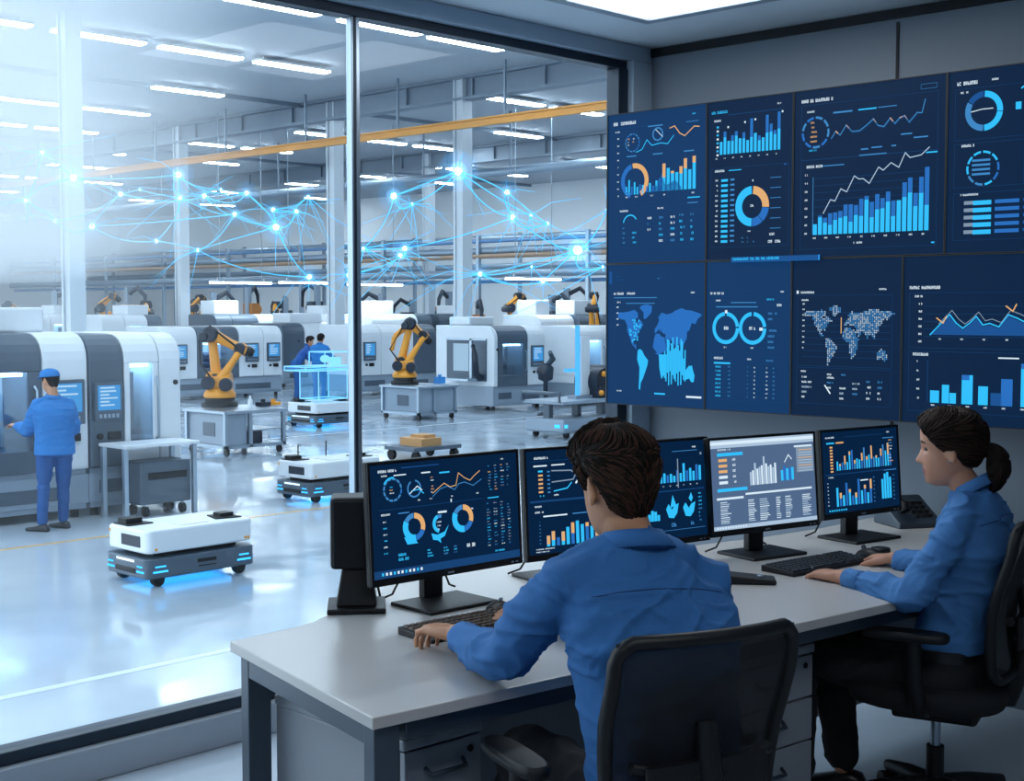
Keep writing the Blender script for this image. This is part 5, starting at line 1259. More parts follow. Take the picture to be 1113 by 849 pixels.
def person(label, f, J, prof, cols, vox=.005, sleeve=True, fem=0.0, sc=1.0, hands=True, headdir=None, headup=Vector((0, 0, 1)), face=True, shoes_z=None, loosen=.011, foldamp=.012, hand_pose=None, cuff=.84, group=None, hscale=1.0):
    z = Vector((0, 0, 1)); f = Vector((f[0], f[1], 0)).normalized(); r = Vector((f.y, -f.x, 0))
    base = Vector((J['pel'].x, J['pel'].y, J.get('ground', 0)))
    t = thing('person', label, 'person', base, 0, group)
    hd = headdir.normalized(); hx = hd.cross(headup).normalized(); hz = hx.cross(hd).normalized()
    H = Matrix(((hx.x, hd.x, hz.x, J['head'].x), (hx.y, hd.y, hz.y, J['head'].y), (hx.z, hd.z, hz.z, J['head'].z), (0, 0, 0, 1))) @ Matrix.Scale(sc * hscale, 4)
    sm = (J['sl'] + J['sr']) / 2; sv = (J['sr'] - J['sl']).normalized(); hw = (J['sr'] - J['sl']).length / 2
    def torso(mb, k):
        rs = []
        P0, P1 = J['pel'], sm
        pr = (J['hr'] - J['hl']).normalized()
        for (tt, w, dpt, bk) in prof:
            c = P0.lerp(P1, tt) - f * bk; a = pr.lerp(sv, min(1, max(0, tt))).normalized()
            b = Vector((-a.y, a.x, 0)).normalized()
            rs.append(ring(c, a * (w + k), b * (dpt + k), 28, 2.4))
        mb.rings(rs, 0, True)
    neck0 = sm + z * .055 * sc - f * .01; neck1 = J['head'] - hz * .07 * sc - hd * .02 * sc
    body = MB()
    head_mb(body, H, fem)
    limb(body, [neck0, neck0.lerp(neck1, .5), neck1], [.062 * sc * (1 - .16 * fem), .055 * sc * (1 - .16 * fem), .054 * sc * (1 - .14 * fem)], 3, 16)
    torso(body, -.022)
    RA = [.058, .050, .043, .040, .028]
    for a, b_, c in (('sl', 'el', 'wl'), ('sr', 'er', 'wr')):
        k = sc * (1 - .14 * fem); mid = J[a].lerp(J[b_], .5); m2_ = J[b_].lerp(J[c], .4)
        limb(body, [J[a], mid, J[b_], m2_, J[c]], [(x - .016 * (i_ < 4)) * k for i_, x in enumerate(RA)], 3, 12)
    for a, b_, c in (('hl', 'kl', 'al'), ('hr', 'kr', 'ar')):
        limb(body, [J[a], J[a].lerp(J[b_], .5), J[b_], J[b_].lerp(J[c], .35), J[c]], [x * sc for x in (.075, .066, .05, .048, .036)], 3, 12)
    if hands and hand_pose:
        for k, w in (('l', J['wl']), ('r', J['wr'])):
            d, back, th, curl = hand_pose[k]; hand(body, w, d, back, th, curl, sc=sc * 1.12 * (1 - .06 * fem))
    me = remeshed(body, vox, 3 if vox > .006 else 2)
    Hi = H.inverted()
    def mi(p):
        q = Hi @ (p if True else p)
        if face and q.y > .06 and abs(q.x) < .024 - .25 * abs(q.z + .070) and -.083 < q.z < -.059: return 1
        if face and q.y > .055 and abs(abs(q.x) - .034) < .017 and .021 < q.z - (.004 - abs(abs(q.x) - .034) * .15) < .027: return 2
        return 0
    link_mesh('body', me, cols['skin'], t, mi, base)
    for v in ():
        pass
    if face:
        for sx in (-1, 1):
            e = MB().ell((0, 0, 0), (.0115, .0115, .007), 14, 10, 0, H @ Matrix.Translation((sx * .031, .0585, .003)))
            e.ell((0, .0095, 0), (.006, .0035, .0058), 12, 8, 1, H @ Matrix.Translation((sx * .031, .0585, .003)))
            link_mesh('eye', e.mesh('eye', []), [mat('eye_white', '#5f554e', .6, spec=.2), mat('eye_iris', '#22160f', .2)], t, None, base).data.polygons.foreach_set('material_index', e.m)
    # shirt
    sh = MB(); torso(sh, loosen)
    for a, b_, c in (('sl', 'el', 'wl'), ('sr', 'er', 'wr')):
        k = sc * (1 - .12 * fem); mid = J[a].lerp(J[b_], .5); m2_ = J[b_].lerp(J[c], .45); end = J[b_].lerp(J[c], cuff)
        limb(sh, [J[a], mid, J[b_], m2_, end], [(x + loosen * .8) * k for x in (.052, .055, .051, .044, .028)], 4, 14)
    for a in ('sl', 'sr'): limb(sh, [J[a], J[a].lerp(neck0, .55) + z * .012 * sc, neck0], [(.050 + loosen * .8) * sc * (1 - .12 * fem), .056 * sc * (1 - .1 * fem), .058 * sc * (1 - .1 * fem)], 3, 14)
    limb(sh, [sm - z * .0, neck0 + z * .012], [.085 * sc * (1 - .1 * fem), .063 * sc * (1 - .12 * fem)], 2, 16)
    sme = remeshed(sh, max(.0065, vox * 1.3), 3); displace(sme, fold(foldamp, seed=len(label)), J['pel'].z + prof[0][0] * (sm.z - J['pel'].z))
    sh_o = link_mesh('shirt', sme, [cols['shirt']], t, None, base)
    bv = BVHTree.FromPolygons([v.co.copy() for v in sme.vertices], [tuple(p.vertices) for p in sme.polygons])
    for (tt, zt) in ((.985, 0), ):
        o0 = J['pel'].lerp(sm, tt) - base + Vector((0, 0, -base.z * 0)); pts = []
        for k in range(25):
            u = -1 + k / 12; hit = bv.ray_cast(o0 + sv * u * hw * .92 - f * .6 + z * (.018 * (1 - u * u)), f)
            if hit[0] is not None: pts.append(hit[0] - f * .0003)
        if len(pts) > 4: link_mesh('yoke_seam', MB().tube(pts, .0016 * sc, 6).mesh('yoke_seam', []), [mat('seam_thread', '#1f4275', .8)], t)
    # collar: a standing band that folds over
    cc = neck0 + z * .028 * sc; up = (neck1 - neck0).normalized(); ca = sv; cb = up.cross(ca).normalized()
    q = sc * (1 - .13 * fem)
    prof2 = [(.064, -.012), (.061, .012), (.061, .034), (.066, .037), (.074, .020), (.083, -.004), (.079, -.006), (.070, .012), (.066, .0)]
    rs = []
    for rad, h in prof2: rs.append([cc + (ca * math.cos(2 * PI * k / 32) * 1.04 + cb * math.sin(2 * PI * k / 32)) * rad * q + up * (h * q - .012 * (1 if False else 0)) + cb * .0 for k in range(32)])
    cm_ = MB(); cm_.rings(rs, 0, True, False, None, True)
    link_mesh('collar', cm_.mesh('collar', []), [cols['shirt']], t, None, base)
    for a, b_, c in (('sl', 'el', 'wl'), ('sr', 'er', 'wr')):
        e = J[b_].lerp(J[c], cuff + .04); e0 = J[b_].lerp(J[c], cuff - .18); d = (e - e0).normalized(); k = sc * (1 - .12 * fem)
        cf = MB(); cf.tube([e0, e0 + d * .002, e - d * .002, e, e - d * .004], [x * k for x in (.037, .041, .038, .036, .027)], 18, 0, True, True)
        link_mesh('cuff', cf.mesh('cuff', []), [cols['shirt']], t, None, base)
    # trousers
    tr = MB()
    for a, b_, c in (('hl', 'kl', 'al'), ('hr', 'kr', 'ar')):
        end = J[b_].lerp(J[c], .93)
        limb(tr, [J[a], J[a].lerp(J[b_], .5), J[b_], J[b_].lerp(J[c], .4), end], [x * sc for x in (.098, .088, .068, .062, .056)], 4, 14)
    pv = J['pel']; hm = (J['hl'] + J['hr']) / 2; pr = (J['hr'] - J['hl']).normalized(); pf = Vector((-pr.y, pr.x, 0))
    w0 = prof[0][1]; d0 = prof[0][2]
    tr.rings([ring(hm - z * .09 * sc, pr * w0 * .85, pf * d0 * .9, 24, 2.5), ring(hm, pr * w0 * 1.04, pf * d0 * 1.08, 24, 2.6), ring(hm.lerp(pv, 1) + z * .06 * sc, pr * (w0 + .004), pf * (d0 + .006), 24, 2.4), ring(pv + z * .11 * sc, pr * (w0 - .002), pf * d0, 24, 2.4)], 0, True)
    tme = remeshed(tr, max(.008, vox * 1.5), 3); displace(tme, fold(foldamp * .8, (8, 8, 11), seed=3.3 + len(label)))
    link_mesh('trousers', tme, [cols['trousers']], t, None, base)
    bl = None if 'belt' not in cols else MB().rings([ring(pv + z * (.095 + dz) * sc, pr * (w0 + .016), pf * (d0 + .018), 28, 2.4) for dz in (-.018, .018)], 0, True)
    if bl: link_mesh('belt', bl.mesh('belt', []), [cols['belt']], t, None, base)
    if 'shoe' in cols:
        for a, fd in (('al', J.get('fdl', f)), ('ar', J.get('fdr', f))):
            s_ = MB(); shoe(s_, J[a], fd, J.get('ground', 0) + .002, sc)
            link_mesh('shoe', s_.mesh('shoe', []), [cols['shoe']], t, None, base)
    return t, H, base
def hair_shell(H, base, t, mats, line, thick, whorl, flow_root=None, locks=900, ln=.04, rad=.0024, seed=1, fem=0.0, streak=46):
    # line(th): height above which hair grows; thick(th, z): thickness
    n = 110; zs = list(np.linspace(-.105, .1, 70)) + list(np.linspace(.102, .1158, 12)); rr = random.Random(seed)
    wv = Vector(whorl).normalized(); a_, b_ = basis(wv, Vector((0, 1, 0)))
    def nrm(th, z):
        p = head_pt(th, z, fem); q = head_pt(th + .02, z, fem) - p; w_ = head_pt(th, min(.1158, z + .003), fem) - p
        v = q.cross(w_); v = v.normalized() if v.length > 1e-9 else Vector((0, 0, 1))
        c = p - Vector((0, -.01, 0)); return -v if v.dot(c) < 0 else v
    def ang(p):
        if flow_root: d = (p - Vector(flow_root)).normalized(); return math.atan2(d.x, d.z)
        d = p.normalized(); return math.atan2(d.dot(a_), d.dot(b_))
    def surf(th, z):
        m_ = z - line(th); k = min(1, max(0, m_ / .022)); k = k * k * (3 - 2 * k)
        p = head_pt(th, z, fem); t_ = thick(th, z) * k - .006 * (1 - k)
        an = ang(p); t_ += k * (.0030 * noise.noise(Vector((an * streak / 6.3, 3.1, z * 9))) + .0026 * noise.noise(Vector((an * streak / 2.2, 9.1, z * 14))))
        return p + nrm(th, z) * t_, m_
    mb = MB(); rs = []
    for z in zs: rs.append([H @ surf(2 * PI * k / n, float(z))[0] for k in range(n)])
    mb.rings(rs, 0, True, True)
    lk = 0
    while lk < locks:
        th = rr.uniform(0, 2 * PI); z = -.1 + .216 * rr.random() ** .8
        p, m_ = surf(th, min(z, .113))
        if m_ < .010: continue
        lk += 1
        pts = []; z_ = min(z, .113); th_ = th; cur = p; nn = nrm(th_, z_)
        q = cur
        for i in range(6):
            if flow_root: dr = (Vector(flow_root) - q).normalized()
            else:
                dr = q - wv * q.dot(wv); dr = (dr.normalized() * 1.0 + Vector((0, 0, -.25)) + wv.cross(dr.normalized()) * .45) if dr.length > 1e-6 else a_
            nl_ = (q - Vector((0, -.008, .0))).normalized()
            dr = (dr - nl_ * dr.dot(nl_)).normalized()
            pts.append(q + nl_ * (.0015 + .0035 * math.sin(PI * i / 5)))
            q = q + dr * ln / 5 * rr.uniform(.8, 1.2)
            # stay on the shell
            rad_ = math.atan2(q.x, q.y); zz = max(-.1, min(.113, q.z)); sp_, mm = surf(rad_, zz)
            q = sp_ if mm > -.01 else q
        mb.tube([H @ v for v in pts], [rad * k for k in (.5, 1, 1.1, 1, .7, .2)], 4, rr.choice([0, 1]), True, True)
    return link_mesh('hair', mb.mesh('hair', [], False), mats, t, None, base).data.polygons.foreach_set('material_index', mb.m)

# ------------------------------------------------------------------ the man at the near desk
MF = Vector((.342, .940, 0)).normalized()
J = dict(head=atd(670, 529, 3.09), sl=atd(612, 636, 2.98), sr=atd(765, 632, 3.15), pel=Vector((2.40, 1.83, .49)), ground=0)
J['el'] = atd(547, 714, 3.14); J['wl'] = atd(496, 690, 3.45)
rv = Vector((MF.y, -MF.x, 0))
J['er'] = J['sr'] + MF * .10 + rv * .06 + Vector((0, 0, -.25)); J['wr'] = Vector((2.76, 2.58, .80))
J['hl'] = J['pel'] - rv * .09; J['hr'] = J['pel'] + rv * .09
J['kl'] = J['hl'] + MF * .42 - rv * .06 + Vector((0, 0, .05)); J['kr'] = J['hr'] + MF * .42 + rv * .05 + Vector((0, 0, .05))
J['al'] = J['kl'] + MF * .04 + Vector((0, 0, -.44)); J['ar'] = J['kr'] - MF * .02 + Vector((0, 0, -.44))
profm = [(.13, .168, .122, .0), (.30, .165, .118, .01), (.50, .175, .118, .025), (.68, .188, .122, .035), (.82, .198, .120, .035), (.92, .200, .110, .028), (1.0, .188, .100, .018), (1.05, .165, .090, .010), (1.10, .128, .080, .004), (1.145, .09, .072, .0), (1.175, .066, .062, -.002)]
skm = skin_mat('skin_tan', '#b98565', '#8a5748', '#1b130e')
bluem = cloth('shirt_royal_blue', '#2b65a0')
mcols = dict(skin=skm, shirt=bluem, trousers=cloth('trousers_black', '#12151b'), belt=mat('belt_black', '#0b0c0f', .4), shoe=mat('shoe_black', '#0d0e11', .35))
hdM = Vector((FW[0] * math.cos(R(30)) - RT[0] * math.sin(R(30)), FW[1] * math.cos(R(30)) - RT[1] * math.sin(R(30)), -.10))
curl_t = (22, 40, 24)
kdir = Vector((.10, .97, -.20))
man, Hm, bm0 = person('person with short dark hair in a blue shirt, seated at the desk, back turned, typing', MF, J, profm, mcols, .0045, headdir=hdM, hand_pose=dict(l=(Vector((.12, .98, .0)), Vector((.1, -.05, 1)), 1, curl_t), r=(kdir, Vector((0, 0, 1)), -1, curl_t)), face=False)
def line_m(th):
    d = abs(math.degrees(math.atan2(math.sin(th), math.cos(th))))
    return float(np.interp(d, [0, 35, 55, 70, 84, 92, 100, 112, 125, 150, 180], [.062, .060, .046, .026, -.018, .002, .022, -.024, -.058, -.078, -.082]))
def thick_m(th, z):
    d = abs(math.degrees(math.atan2(math.sin(th), math.cos(th))))
    return float(np.interp(z, [-.09, -.04, .02, .07, .10, .116], [.003, .006, .010, .017, .023, .026])) + (.012 if d < 60 and z > .05 else 0)
hairm = [mat('hair_dark_brown', '#140d09', .75, var=.25, scale=60, bump=.2, bscale=300, spec=.2), mat('hair_brown_strand', '#3b2419', .7, var=.2, scale=40, spec=.25)]
hair_shell(Hm, bm0, man, hairm, line_m, thick_m, (.12, -.55, .83), None, 1500, .040, .0021, 4)

# ------------------------------------------------------------------ the woman
az = R(-62)
def camdir(deg, zc=0.0):
    a = R(deg); return Vector((FW[0] * math.cos(a) + RT[0] * math.sin(a), FW[1] * math.cos(a) + RT[1] * math.sin(a), zc))
Wf = camdir(-58).normalized(); rv = Vector((Wf.y, -Wf.x, 0))
J = dict(head=atd(1031, 488, 4.27), sl=atd(1042, 568, 4.13), pel=atd(1030, 735, 4.29), ground=0)
J['sr'] = J['sl'] + rv * .31 + Vector((0, 0, .0))
J['el'] = atd(992, 646, 4.10); J['wl'] = atd(912, 627, 4.40)
J['er'] = J['sr'] + Wf * .13 + rv * .03 + Vector((0, 0, -.22)); J['wr'] = atd(972, 607, 4.66)
J['hl'] = J['pel'] - rv * .085; J['hr'] = J['pel'] + rv * .085
lf = camdir(-66); J['kl'] = J['hl'] + lf * .44 + Vector((0, 0, .05)); J['kr'] = J['hr'] + lf * .42 + rv * .04 + Vector((0, 0, .05))
J['al'] = J['kl'] + Vector((0, 0, -.45)) + lf * .0; J['ar'] = J['kr'] + Vector((0, 0, -.45)) - lf * .06
J['al'].z = J['ar'].z = .10; J['fdl'] = lf; J['fdr'] = lf
proff = [(.19, .146, .108, .0), (.30, .138, .105, .0), (.50, .140, .106, .008), (.68, .152, .118, .010), (.80, .160, .118, .016), (.92, .160, .098, .018), (1.0, .148, .088, .012), (1.05, .128, .078, .008), (1.10, .096, .068, .004), (1.14, .07, .060, .0), (1.17, .055, .054, -.002)]
skf = skin_mat('skin_fair', '#b5836a', '#945650', '#20140f')
wcols = dict(skin=skf, shirt=cloth('shirt_sky_blue', '#3b70a8'), trousers=mcols['trousers'], belt=mcols['belt'], shoe=mcols['shoe'])
hdW = camdir(-67, -.05)
woman, Hw, bw0 = person('person with dark ponytail in a light blue shirt, seated in profile at the desk', Wf, J, proff, wcols, .0042, fem=1.0, headdir=hdW, hand_pose=dict(l=(atd(890, 621, 4.48) - J['wl'] + Vector((0, 0, -.005)), Vector((0, .05, 1)), 1, (18, 34, 20)), r=(atd(948, 606, 4.76) - J['wr'] + Vector((0, 0, .0)), Vector((0, 0, 1)), -1, (20, 30, 18))), hscale=.97)
def line_w(th):
    d = abs(math.degrees(math.atan2(math.sin(th), math.cos(th))))
    return float(np.interp(d, [0, 30, 55, 72, 86, 96, 108, 125, 150, 180], [.066, .060, .032, .004, -.014, -.002, -.030, -.056, -.068, -.070]))
def thick_w(th, z): return float(np.interp(z, [-.09, -.04, .02, .07, .10, .116], [.004, .012, .018, .020, .020, .018]))
hairw = [mat('hair_deep_brown', '#150c08', .7, var=.2, scale=50, bump=.15, bscale=300, spec=.2), mat('hair_chestnut_strand', '#2a170f', .6, var=.2, scale=40, spec=.3)]
root = (0, -.112, -.012)
hair_shell(Hw, bw0, woman, hairw, line_w, thick_w, (0, -1, 0), root, 1300, .075, .0017, 8, 1.0, 70)
pt_ = MB(); rr = random.Random(2)
ctrl = [Vector((0, -.10, -.010)), Vector((0, -.125, -.008)), Vector((.0, -.146, -.030)), Vector((0, -.150, -.070)), Vector((0, -.138, -.110)), Vector((0, -.124, -.138))]
cv = interp_pts([tuple(c) for c in ctrl], 5); rad_ = np.interp(np.linspace(0, 5, len(cv)), range(6), [.018, .028, .037, .038, .026, .006])
pt_.tube([Hw @ c for c in cv], [float(x) for x in rad_], 20)
for k in range(260):
    a = rr.uniform(0, 2 * PI); e = rr.uniform(.75, 1.06); pts = []
    for c, q in zip(cv, rad_): pts.append(Hw @ (c + Vector((math.cos(a) * q * e, math.sin(a) * q * e * .6, math.sin(a) * q * e * .7))))
    pt_.tube(pts, [.0016] * (len(pts) - 1) + [.0004], 4, rr.choice([0, 1]))
link_mesh('ponytail', pt_.mesh('ponytail', [], False), hairw, woman, None, bw0).data.polygons.foreach_set('material_index', pt_.m)
ht = MB().tube([Hw @ (Vector((.018 * math.cos(2 * PI * k / 16), -.118, -.010 + .018 * math.sin(2 * PI * k / 16)))) for k in range(17)], .005, 8)
link_mesh('hair_tie', ht.mesh('hair_tie', []), [M_['black2']], woman, None, bw0)
e_ = MB().ell(Hw @ Vector((-.079, -.010, -.032)), (.004, .004, .004), 10, 8); link_mesh('earring', e_.mesh('earring', []), [M_['steel']], woman, None, bw0)

# ------------------------------------------------------------------ the worker at the machine
D = 14.25; g = HF
Kf = camdir(-22).normalized(); rv = Vector((Kf.y, -Kf.x, 0))
J = dict(head=atd(54, 414, D), sl=atd(42, 440, D - .05), sr=atd(75, 441, D + .12), ground=g)
J['pel'] = (J['sl'] + J['sr']) / 2 + Vector((0, 0, -.52)); J['pel'].z = g + .93
J['el'] = atd(30, 467, D + .05); J['wl'] = atd(19, 463, D + .30); J['er'] = atd(80, 465, D + .12); J['wr'] = J['er'] + Kf * .24 + Vector((0, 0, -.02)) - rv * .05
J['hl'] = J['pel'] - rv * .09 - Vector((0, 0, .03)); J['hr'] = J['pel'] + rv * .09 - Vector((0, 0, .03))
al = atz(46, 578, g); ar = atz(69, 574, g)
J['al'] = Vector((al.x, al.y, g + .09)); J['ar'] = Vector((ar.x, ar.y, g + .09)); J['kl'] = J['hl'].lerp(J['al'], .5) + Kf * .03; J['kr'] = J['hr'].lerp(J['ar'], .5) + Kf * .03
J['fdl'] = camdir(-70).normalized(); J['fdr'] = camdir(-60).normalized()
profk = [(-.24, .178, .13, .0), (-.10, .178, .128, .0), (.0, .17, .122, .0), (.2, .165, .118, .0), (.5, .175, .120, .01), (.75, .19, .122, .015), (.9, .196, .114, .012), (1.0, .182, .10, .005), (1.06, .15, .085, .0), (1.11, .10, .072, .0), (1.15, .066, .062, .0)]
kcols = dict(skin=skm, shirt=cloth('work_jacket_blue', '#1f6cb0'), trousers=cloth('work_trousers_blue', '#1c4f8c'), shoe=mat('work_shoe', '#23252a', .6))
worker, Hk, bk0 = person('person in blue work clothes and cap standing at the machine with lit window', Kf, J, profk, kcols, .008, headdir=camdir(-60, -.08), hand_pose=dict(l=(Kf * .8 - rv * .5 + Vector((0, 0, .1)), Vector((0, 0, 1)), 1, (20, 25, 15)), r=(Kf, Vector((0, 0, 1)), -1, (25, 40, 25))), foldamp=.009, loosen=.028, cuff=.95)
hair_shell(Hk, bk0, worker, hairm, line_m, lambda th, z: .008, (0, -.55, .83), None, 60, .03, .003, 6)
cap_ = MB(); n = 32
cap_.rings([[Hk @ (head_pt(2 * PI * k / n, float(z_)) * Vector((1, 1, 1)).x + Vector((0, 0, .012)) + Vector((math.sin(2 * PI * k / n), math.cos(2 * PI * k / n), 0)) * .016) for k in range(n)] for z_ in list(np.linspace(.03, .1, 9)) + [.108, .113, .1158]], 0, True)
br = []
for k in range(13):
    a = R(-62 + 124 * k / 12); br.append((math.sin(a), math.cos(a)))
vs = [Hk @ Vector((x * .092, y * .098 + .0, .045)) for x, y in br] + [Hk @ Vector((x * .098, y * .165 + .005, .028)) for x, y in br]
vs += [v + Vector((0, 0, .006)) for v in vs]
fs = []
for k in range(12):
    fs += [(k, k + 1, 14 + k, 13 + k), (26 + k, 39 + k, 40 + k, 27 + k), (13 + k, 14 + k, 40 + k, 39 + k), (k, 26 + k, 27 + k, k + 1)]
cap_.add(vs, fs, 0, True)
link_mesh('cap', cap_.mesh('cap', []), [kcols['shirt']], worker, None, bk0)
# two far workers in blue
for (px_, dd, fdeg, lab, trc) in ((347, 33.5, 10, 'distant person in a blue work jacket standing left of the glass mullion', 'work_trousers_blue'), (322, 35.0, 75, 'distant person in dark blue bent over a machine, further left', 'work_trousers_blue')):
    Kf = camdir(fdeg).normalized(); rv = Vector((Kf.y, -Kf.x, 0)); c = atd(px_, 400, dd); c.z = g; zz = Vector((0, 0, 1))
    lean = .06 if fdeg < 30 else .28
    J = dict(pel=c + zz * .92, ground=g, sl=c + zz * (1.40 - lean * .3) - rv * .18 + Kf * lean, sr=c + zz * (1.40 - lean * .3) + rv * .18 + Kf * lean, head=c + zz * (1.62 - lean * .4) + Kf * (lean + .07))
    J['el'] = J['sl'] - zz * .25 - rv * .08 + Kf * .05; J['er'] = J['sr'] - zz * .25 + rv * .08 + Kf * .05; J['wl'] = J['el'] + Kf * .24 + zz * .03; J['wr'] = J['er'] + Kf * .24 + zz * .03
    J['hl'] = J['pel'] - rv * .09; J['hr'] = J['pel'] + rv * .09; J['al'] = c - rv * .11 + zz * .09; J['ar'] = c + rv * .11 + zz * .09; J['kl'] = J['hl'].lerp(J['al'], .5) + Kf * .03; J['kr'] = J['hr'].lerp(J['ar'], .5) + Kf * .03
    fc_ = dict(kcols); 
    if fdeg > 30: fc_['shirt'] = cloth('work_jacket_navy', '#1f4f94')
    o, Hx, b0 = person(lab, Kf, J, profk, fc_, .014, headdir=(Kf + Vector((0, 0, -.2))), hand_pose=dict(l=(Kf, zz, 1, (20, 30, 20)), r=(Kf, zz, -1, (20, 30, 20))), face=False, foldamp=.012)
    hair_shell(Hx, b0, o, hairm, line_m, thick_m, (0, -.55, .83), None, 10, .03, .003, 6)

# ================================================================== office chairs
MESHW = None
def mesh_fabric():
    m = bpy.data.materials.new('chair_mesh'); m.use_nodes = True; nt = m.node_tree; b = nt.nodes['Principled BSDF']
    b.inputs['Base Color'].default_value = lin('#080b10'); b.inputs['Roughness'].default_value = .7
    tc = nt.nodes.new('ShaderNodeTexCoord'); ck = nt.nodes.new('ShaderNodeTexBrick'); ck.inputs['Scale'].default_value = 170; ck.inputs['Mortar Size'].default_value = .022
    ck.inputs['Color1'].default_value = (0, 0, 0, 1); ck.inputs['Color2'].default_value = (0, 0, 0, 1); ck.inputs['Mortar'].default_value = (1, 1, 1, 1)
    mp = nt.nodes.new('ShaderNodeMapping'); mp.inputs['Rotation'].default_value = (PI / 2, 0, 0); nt.links.new(tc.outputs['Object'], mp.inputs['Vector']); nt.links.new(mp.outputs['Vector'], ck.inputs['Vector'])
    tr = nt.nodes.new('ShaderNodeBsdfTransparent'); mx = nt.nodes.new('ShaderNodeMixShader'); out = nt.nodes['Material Output']
    mr = nt.nodes.new('ShaderNodeMapRange'); mr.inputs[3].default_value = .62; mr.inputs[4].default_value = .98
    nt.links.new(ck.outputs['Color'], mr.inputs[0]); nt.links.new(mr.outputs[0], mx.inputs[0]); nt.links.new(tr.outputs[0], mx.inputs[1]); nt.links.new(b.outputs[0], mx.inputs[2]); nt.links.new(mx.outputs[0], out.inputs[0])
    return m
MESHW = mesh_fabric()
def office_chair(label, loc, rz, top=.975, w=.43, arm_h=.655, base_rot=0.0, fwd=0.0):
    t = thing('office_chair', label, 'chair', loc, rz, 'black mesh office chairs')
    K = M_['black']
    # local +y is the way the sitter faces
    def bk(u, v):      # back surface: u -1..1 across, v 0..1 up
        ww = w / 2 * (0.86 + .14 * min(1, v * 1.6)); y = -.245 + fwd - .06 * v + .05 * math.sin(PI * v) * 0 - .035 * (1 - u * u) + .045 * math.sin(PI * min(1, v * 1.25)) * .6
        return Vector((u * ww, y, .52 + (top - .52) * v))
    fr = MB()
    loop = []
    def corner_path():
        P = []
        for i in range(13): P.append((-1, .06 + .84 * i / 12))
        P += [(-.97, .95), (-.90, .985)]
        for i in range(13): P.append((-.84 + 1.68 * i / 12, 1.0))
        P += [(.90, .985), (.97, .95)]
        for i in range(13): P.append((1, .90 - .84 * i / 12))
        P += [(.95, .03), (.85, .0)]
        for i in range(9): P.append((.8 - 1.6 * i / 8, -.01))
        P += [(-.85, .0), (-.95, .03)]
        return P
    path = [bk(*p) for p in corner_path()]
    rs = []
    for i, p in enumerate(path):
        d = path[(i + 1) % len(path)] - path[i - 1]; d.normalize(); nn = Vector((0, 1, 0)); s_ = d.cross(nn).normalized(); nn = s_.cross(d)
        rs.append([p + s_ * (.0155 * math.cos(2 * PI * k / 10)) + nn * (.017 * math.sin(2 * PI * k / 10)) for k in range(10)])
    fr.rings(rs, 0, True, False, None, True)
    fr.build('back_frame', K, t)
    m = MB(); nu, nv = 22, 26; vs = [bk(-1 + 2 * i / nu, j / nv) for j in range(nv + 1) for i in range(nu + 1)]
    fs = [(j * (nu + 1) + i, j * (nu + 1) + i + 1, (j + 1) * (nu + 1) + i + 1, (j + 1) * (nu + 1) + i) for j in range(nv) for i in range(nu)]
    m.add(vs, fs, 0, True); bo = m.build('back_mesh', MESHW, t); so = bo.modifiers.new('s', 'SOLIDIFY'); so.thickness = .003; so.offset = 0
    lb = MB(); lb.rings([ring(bk(0, .30) + Vector((0, -.035, dz)), Vector((.15, 0, 0)), Vector((0, .012, 0)), 20, 3) for dz in (-.05, -.03, .03, .05)], 0, True); lb.build('lumbar_support', K, t, bevel=0)
    sp_ = MB(); sp_.tube([(0, fwd - .30, .78), (0, fwd - .32, .66), (0, fwd - .30, .54), (0, -.22, .43), (0, -.05, .40)], [.022, .028, .032, .034, .03], 12, up=Vector((1, 0, 0))); sp_.tube([(-.17, fwd - .285, .70), (0, fwd - .315, .66), (.17, fwd - .285, .70)], .014, 8); sp_.build('spine', K, t)
    st = MB(); st.rings([ring(Vector((0, .015, z_)), Vector((a_, 0, 0)), Vector((0, b_, 0)), 28, 3.4) for z_, a_, b_ in ((.395, .20, .20), (.41, .235, .235), (.44, .245, .245), (.462, .235, .235), (.47, .20, .20))], 0, True)
    st.build('seat', M_['blk3'], t)
    for sx in (-1, 1):
        pad = MB(); pad.rings([ring(Vector((sx * .27, .045, z_)), Vector((a_, 0, 0)), Vector((0, b_, 0)), 20, 3) for z_, a_, b_ in ((arm_h - .028, .036, .125), (arm_h - .02, .043, .132), (arm_h - .006, .043, .132), (arm_h, .034, .124))], 0, True)
        pd = pad.build('armrest', K, t)
        pp = MB(); pp.tube([(sx * .27, .02, arm_h - .025), (sx * .275, .015, .52), (sx * .265, .0, .42), (sx * .18, 0, .395)], [.024, .026, .024, .018], 10); pp.build('arm_post', K, pd)
    mc = MB().bx(-.10, .10, -.14, .12, .345, .40); mc.build('mechanism', K, t, bevel=.012)
    lv = MB().tube([(.08, .02, .37), (.22, .03, .365), (.27, .05, .36)], [.008, .007, .012], 8); lv.build('lever', K, t)
    MB().cyl((0, 0, .20), (0, 0, .35), .016, 14).build('gas_lift', M_['steel'], t)
    MB().cyl((0, 0, .09), (0, 0, .245), .028, 14).build('column_sleeve', K, t)
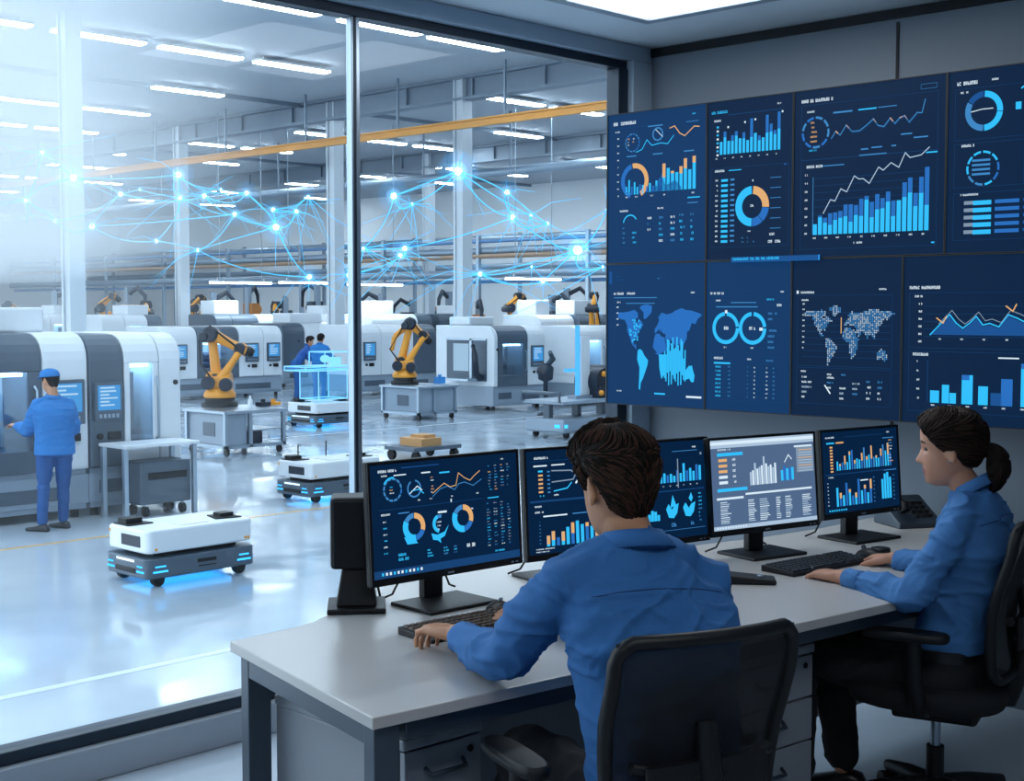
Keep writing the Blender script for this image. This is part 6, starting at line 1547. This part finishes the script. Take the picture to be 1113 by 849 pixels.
    for k in range(5):
        a = 2 * PI * k / 5 + base_rot; d = Vector((math.cos(a), math.sin(a), 0))
        l_ = MB().tube([d * .02 + Vector((0, 0, .115)), d * .16 + Vector((0, 0, .105)), d * .31 + Vector((0, 0, .08))], [.034, .026, .018], 10); lo = l_.build('base_leg', K, t)
        s_ = Vector((-d.y, d.x, 0)); c_ = d * .31 + Vector((0, 0, .03)); cs = MB()
        for q in (-.018, .018): cs.cyl(c_ + s_ * (q - .008), c_ + s_ * (q + .008), .03, 14)
        cs.cyl(c_ + Vector((0, 0, .0)), c_ + Vector((0, 0, .06)), .008, 8); cs.build('caster', M_['black2'], lo)
    return t
mo = Vector((2.39, 1.935, 0)); office_chair('black mesh office chair of the man, back towards the viewer', mo, math.atan2(MF.y, MF.x) - PI / 2, .965, .435, .655, .3)
wl_ = camdir(-62); wp = atd(1018, 735, 4.30); office_chair('black mesh office chair under the woman, seen from its side', (wp.x, wp.y, 0), math.atan2(wl_.y, wl_.x) - PI / 2, .99, .47, .665, .7, .045)
# ================================================================== haze: mist volumes added to imitate a white wash over the open end
def haze_mat(name, dens, col=(.93, .97, 1, 1)):
    m = bpy.data.materials.new(name); m.use_nodes = True; nt = m.node_tree; nt.nodes.clear()
    o = nt.nodes.new('ShaderNodeOutputMaterial'); v = nt.nodes.new('ShaderNodeVolumeScatter'); v.inputs['Color'].default_value = col; v.inputs['Density'].default_value = dens; v.inputs['Anisotropy'].default_value = .0
    nt.links.new(v.outputs[0], o.inputs['Volume']); return m
HAZE = .07
def gxy(px_, D):
    p = atd(px_, 400, D); return (p.x, p.y)
HZP = [gxy(300, 12.5), gxy(60, 12.0), gxy(-330, 12.0), gxy(-330, 40), gxy(60, 34)]
tag(MB().prism(HZP, 2.2, HC - .02).build('haze', haze_mat('bright_haze', HAZE)), 'added bright haze under the ceiling at the open end of the hall', 'haze', None, 'stuff')
tag(MB().prism(HZP, HF + .01, 2.19).build('haze', haze_mat('thin_haze', HAZE * .16)), 'added thin pale haze above the floor at the open end of the hall', 'haze', None, 'stuff')
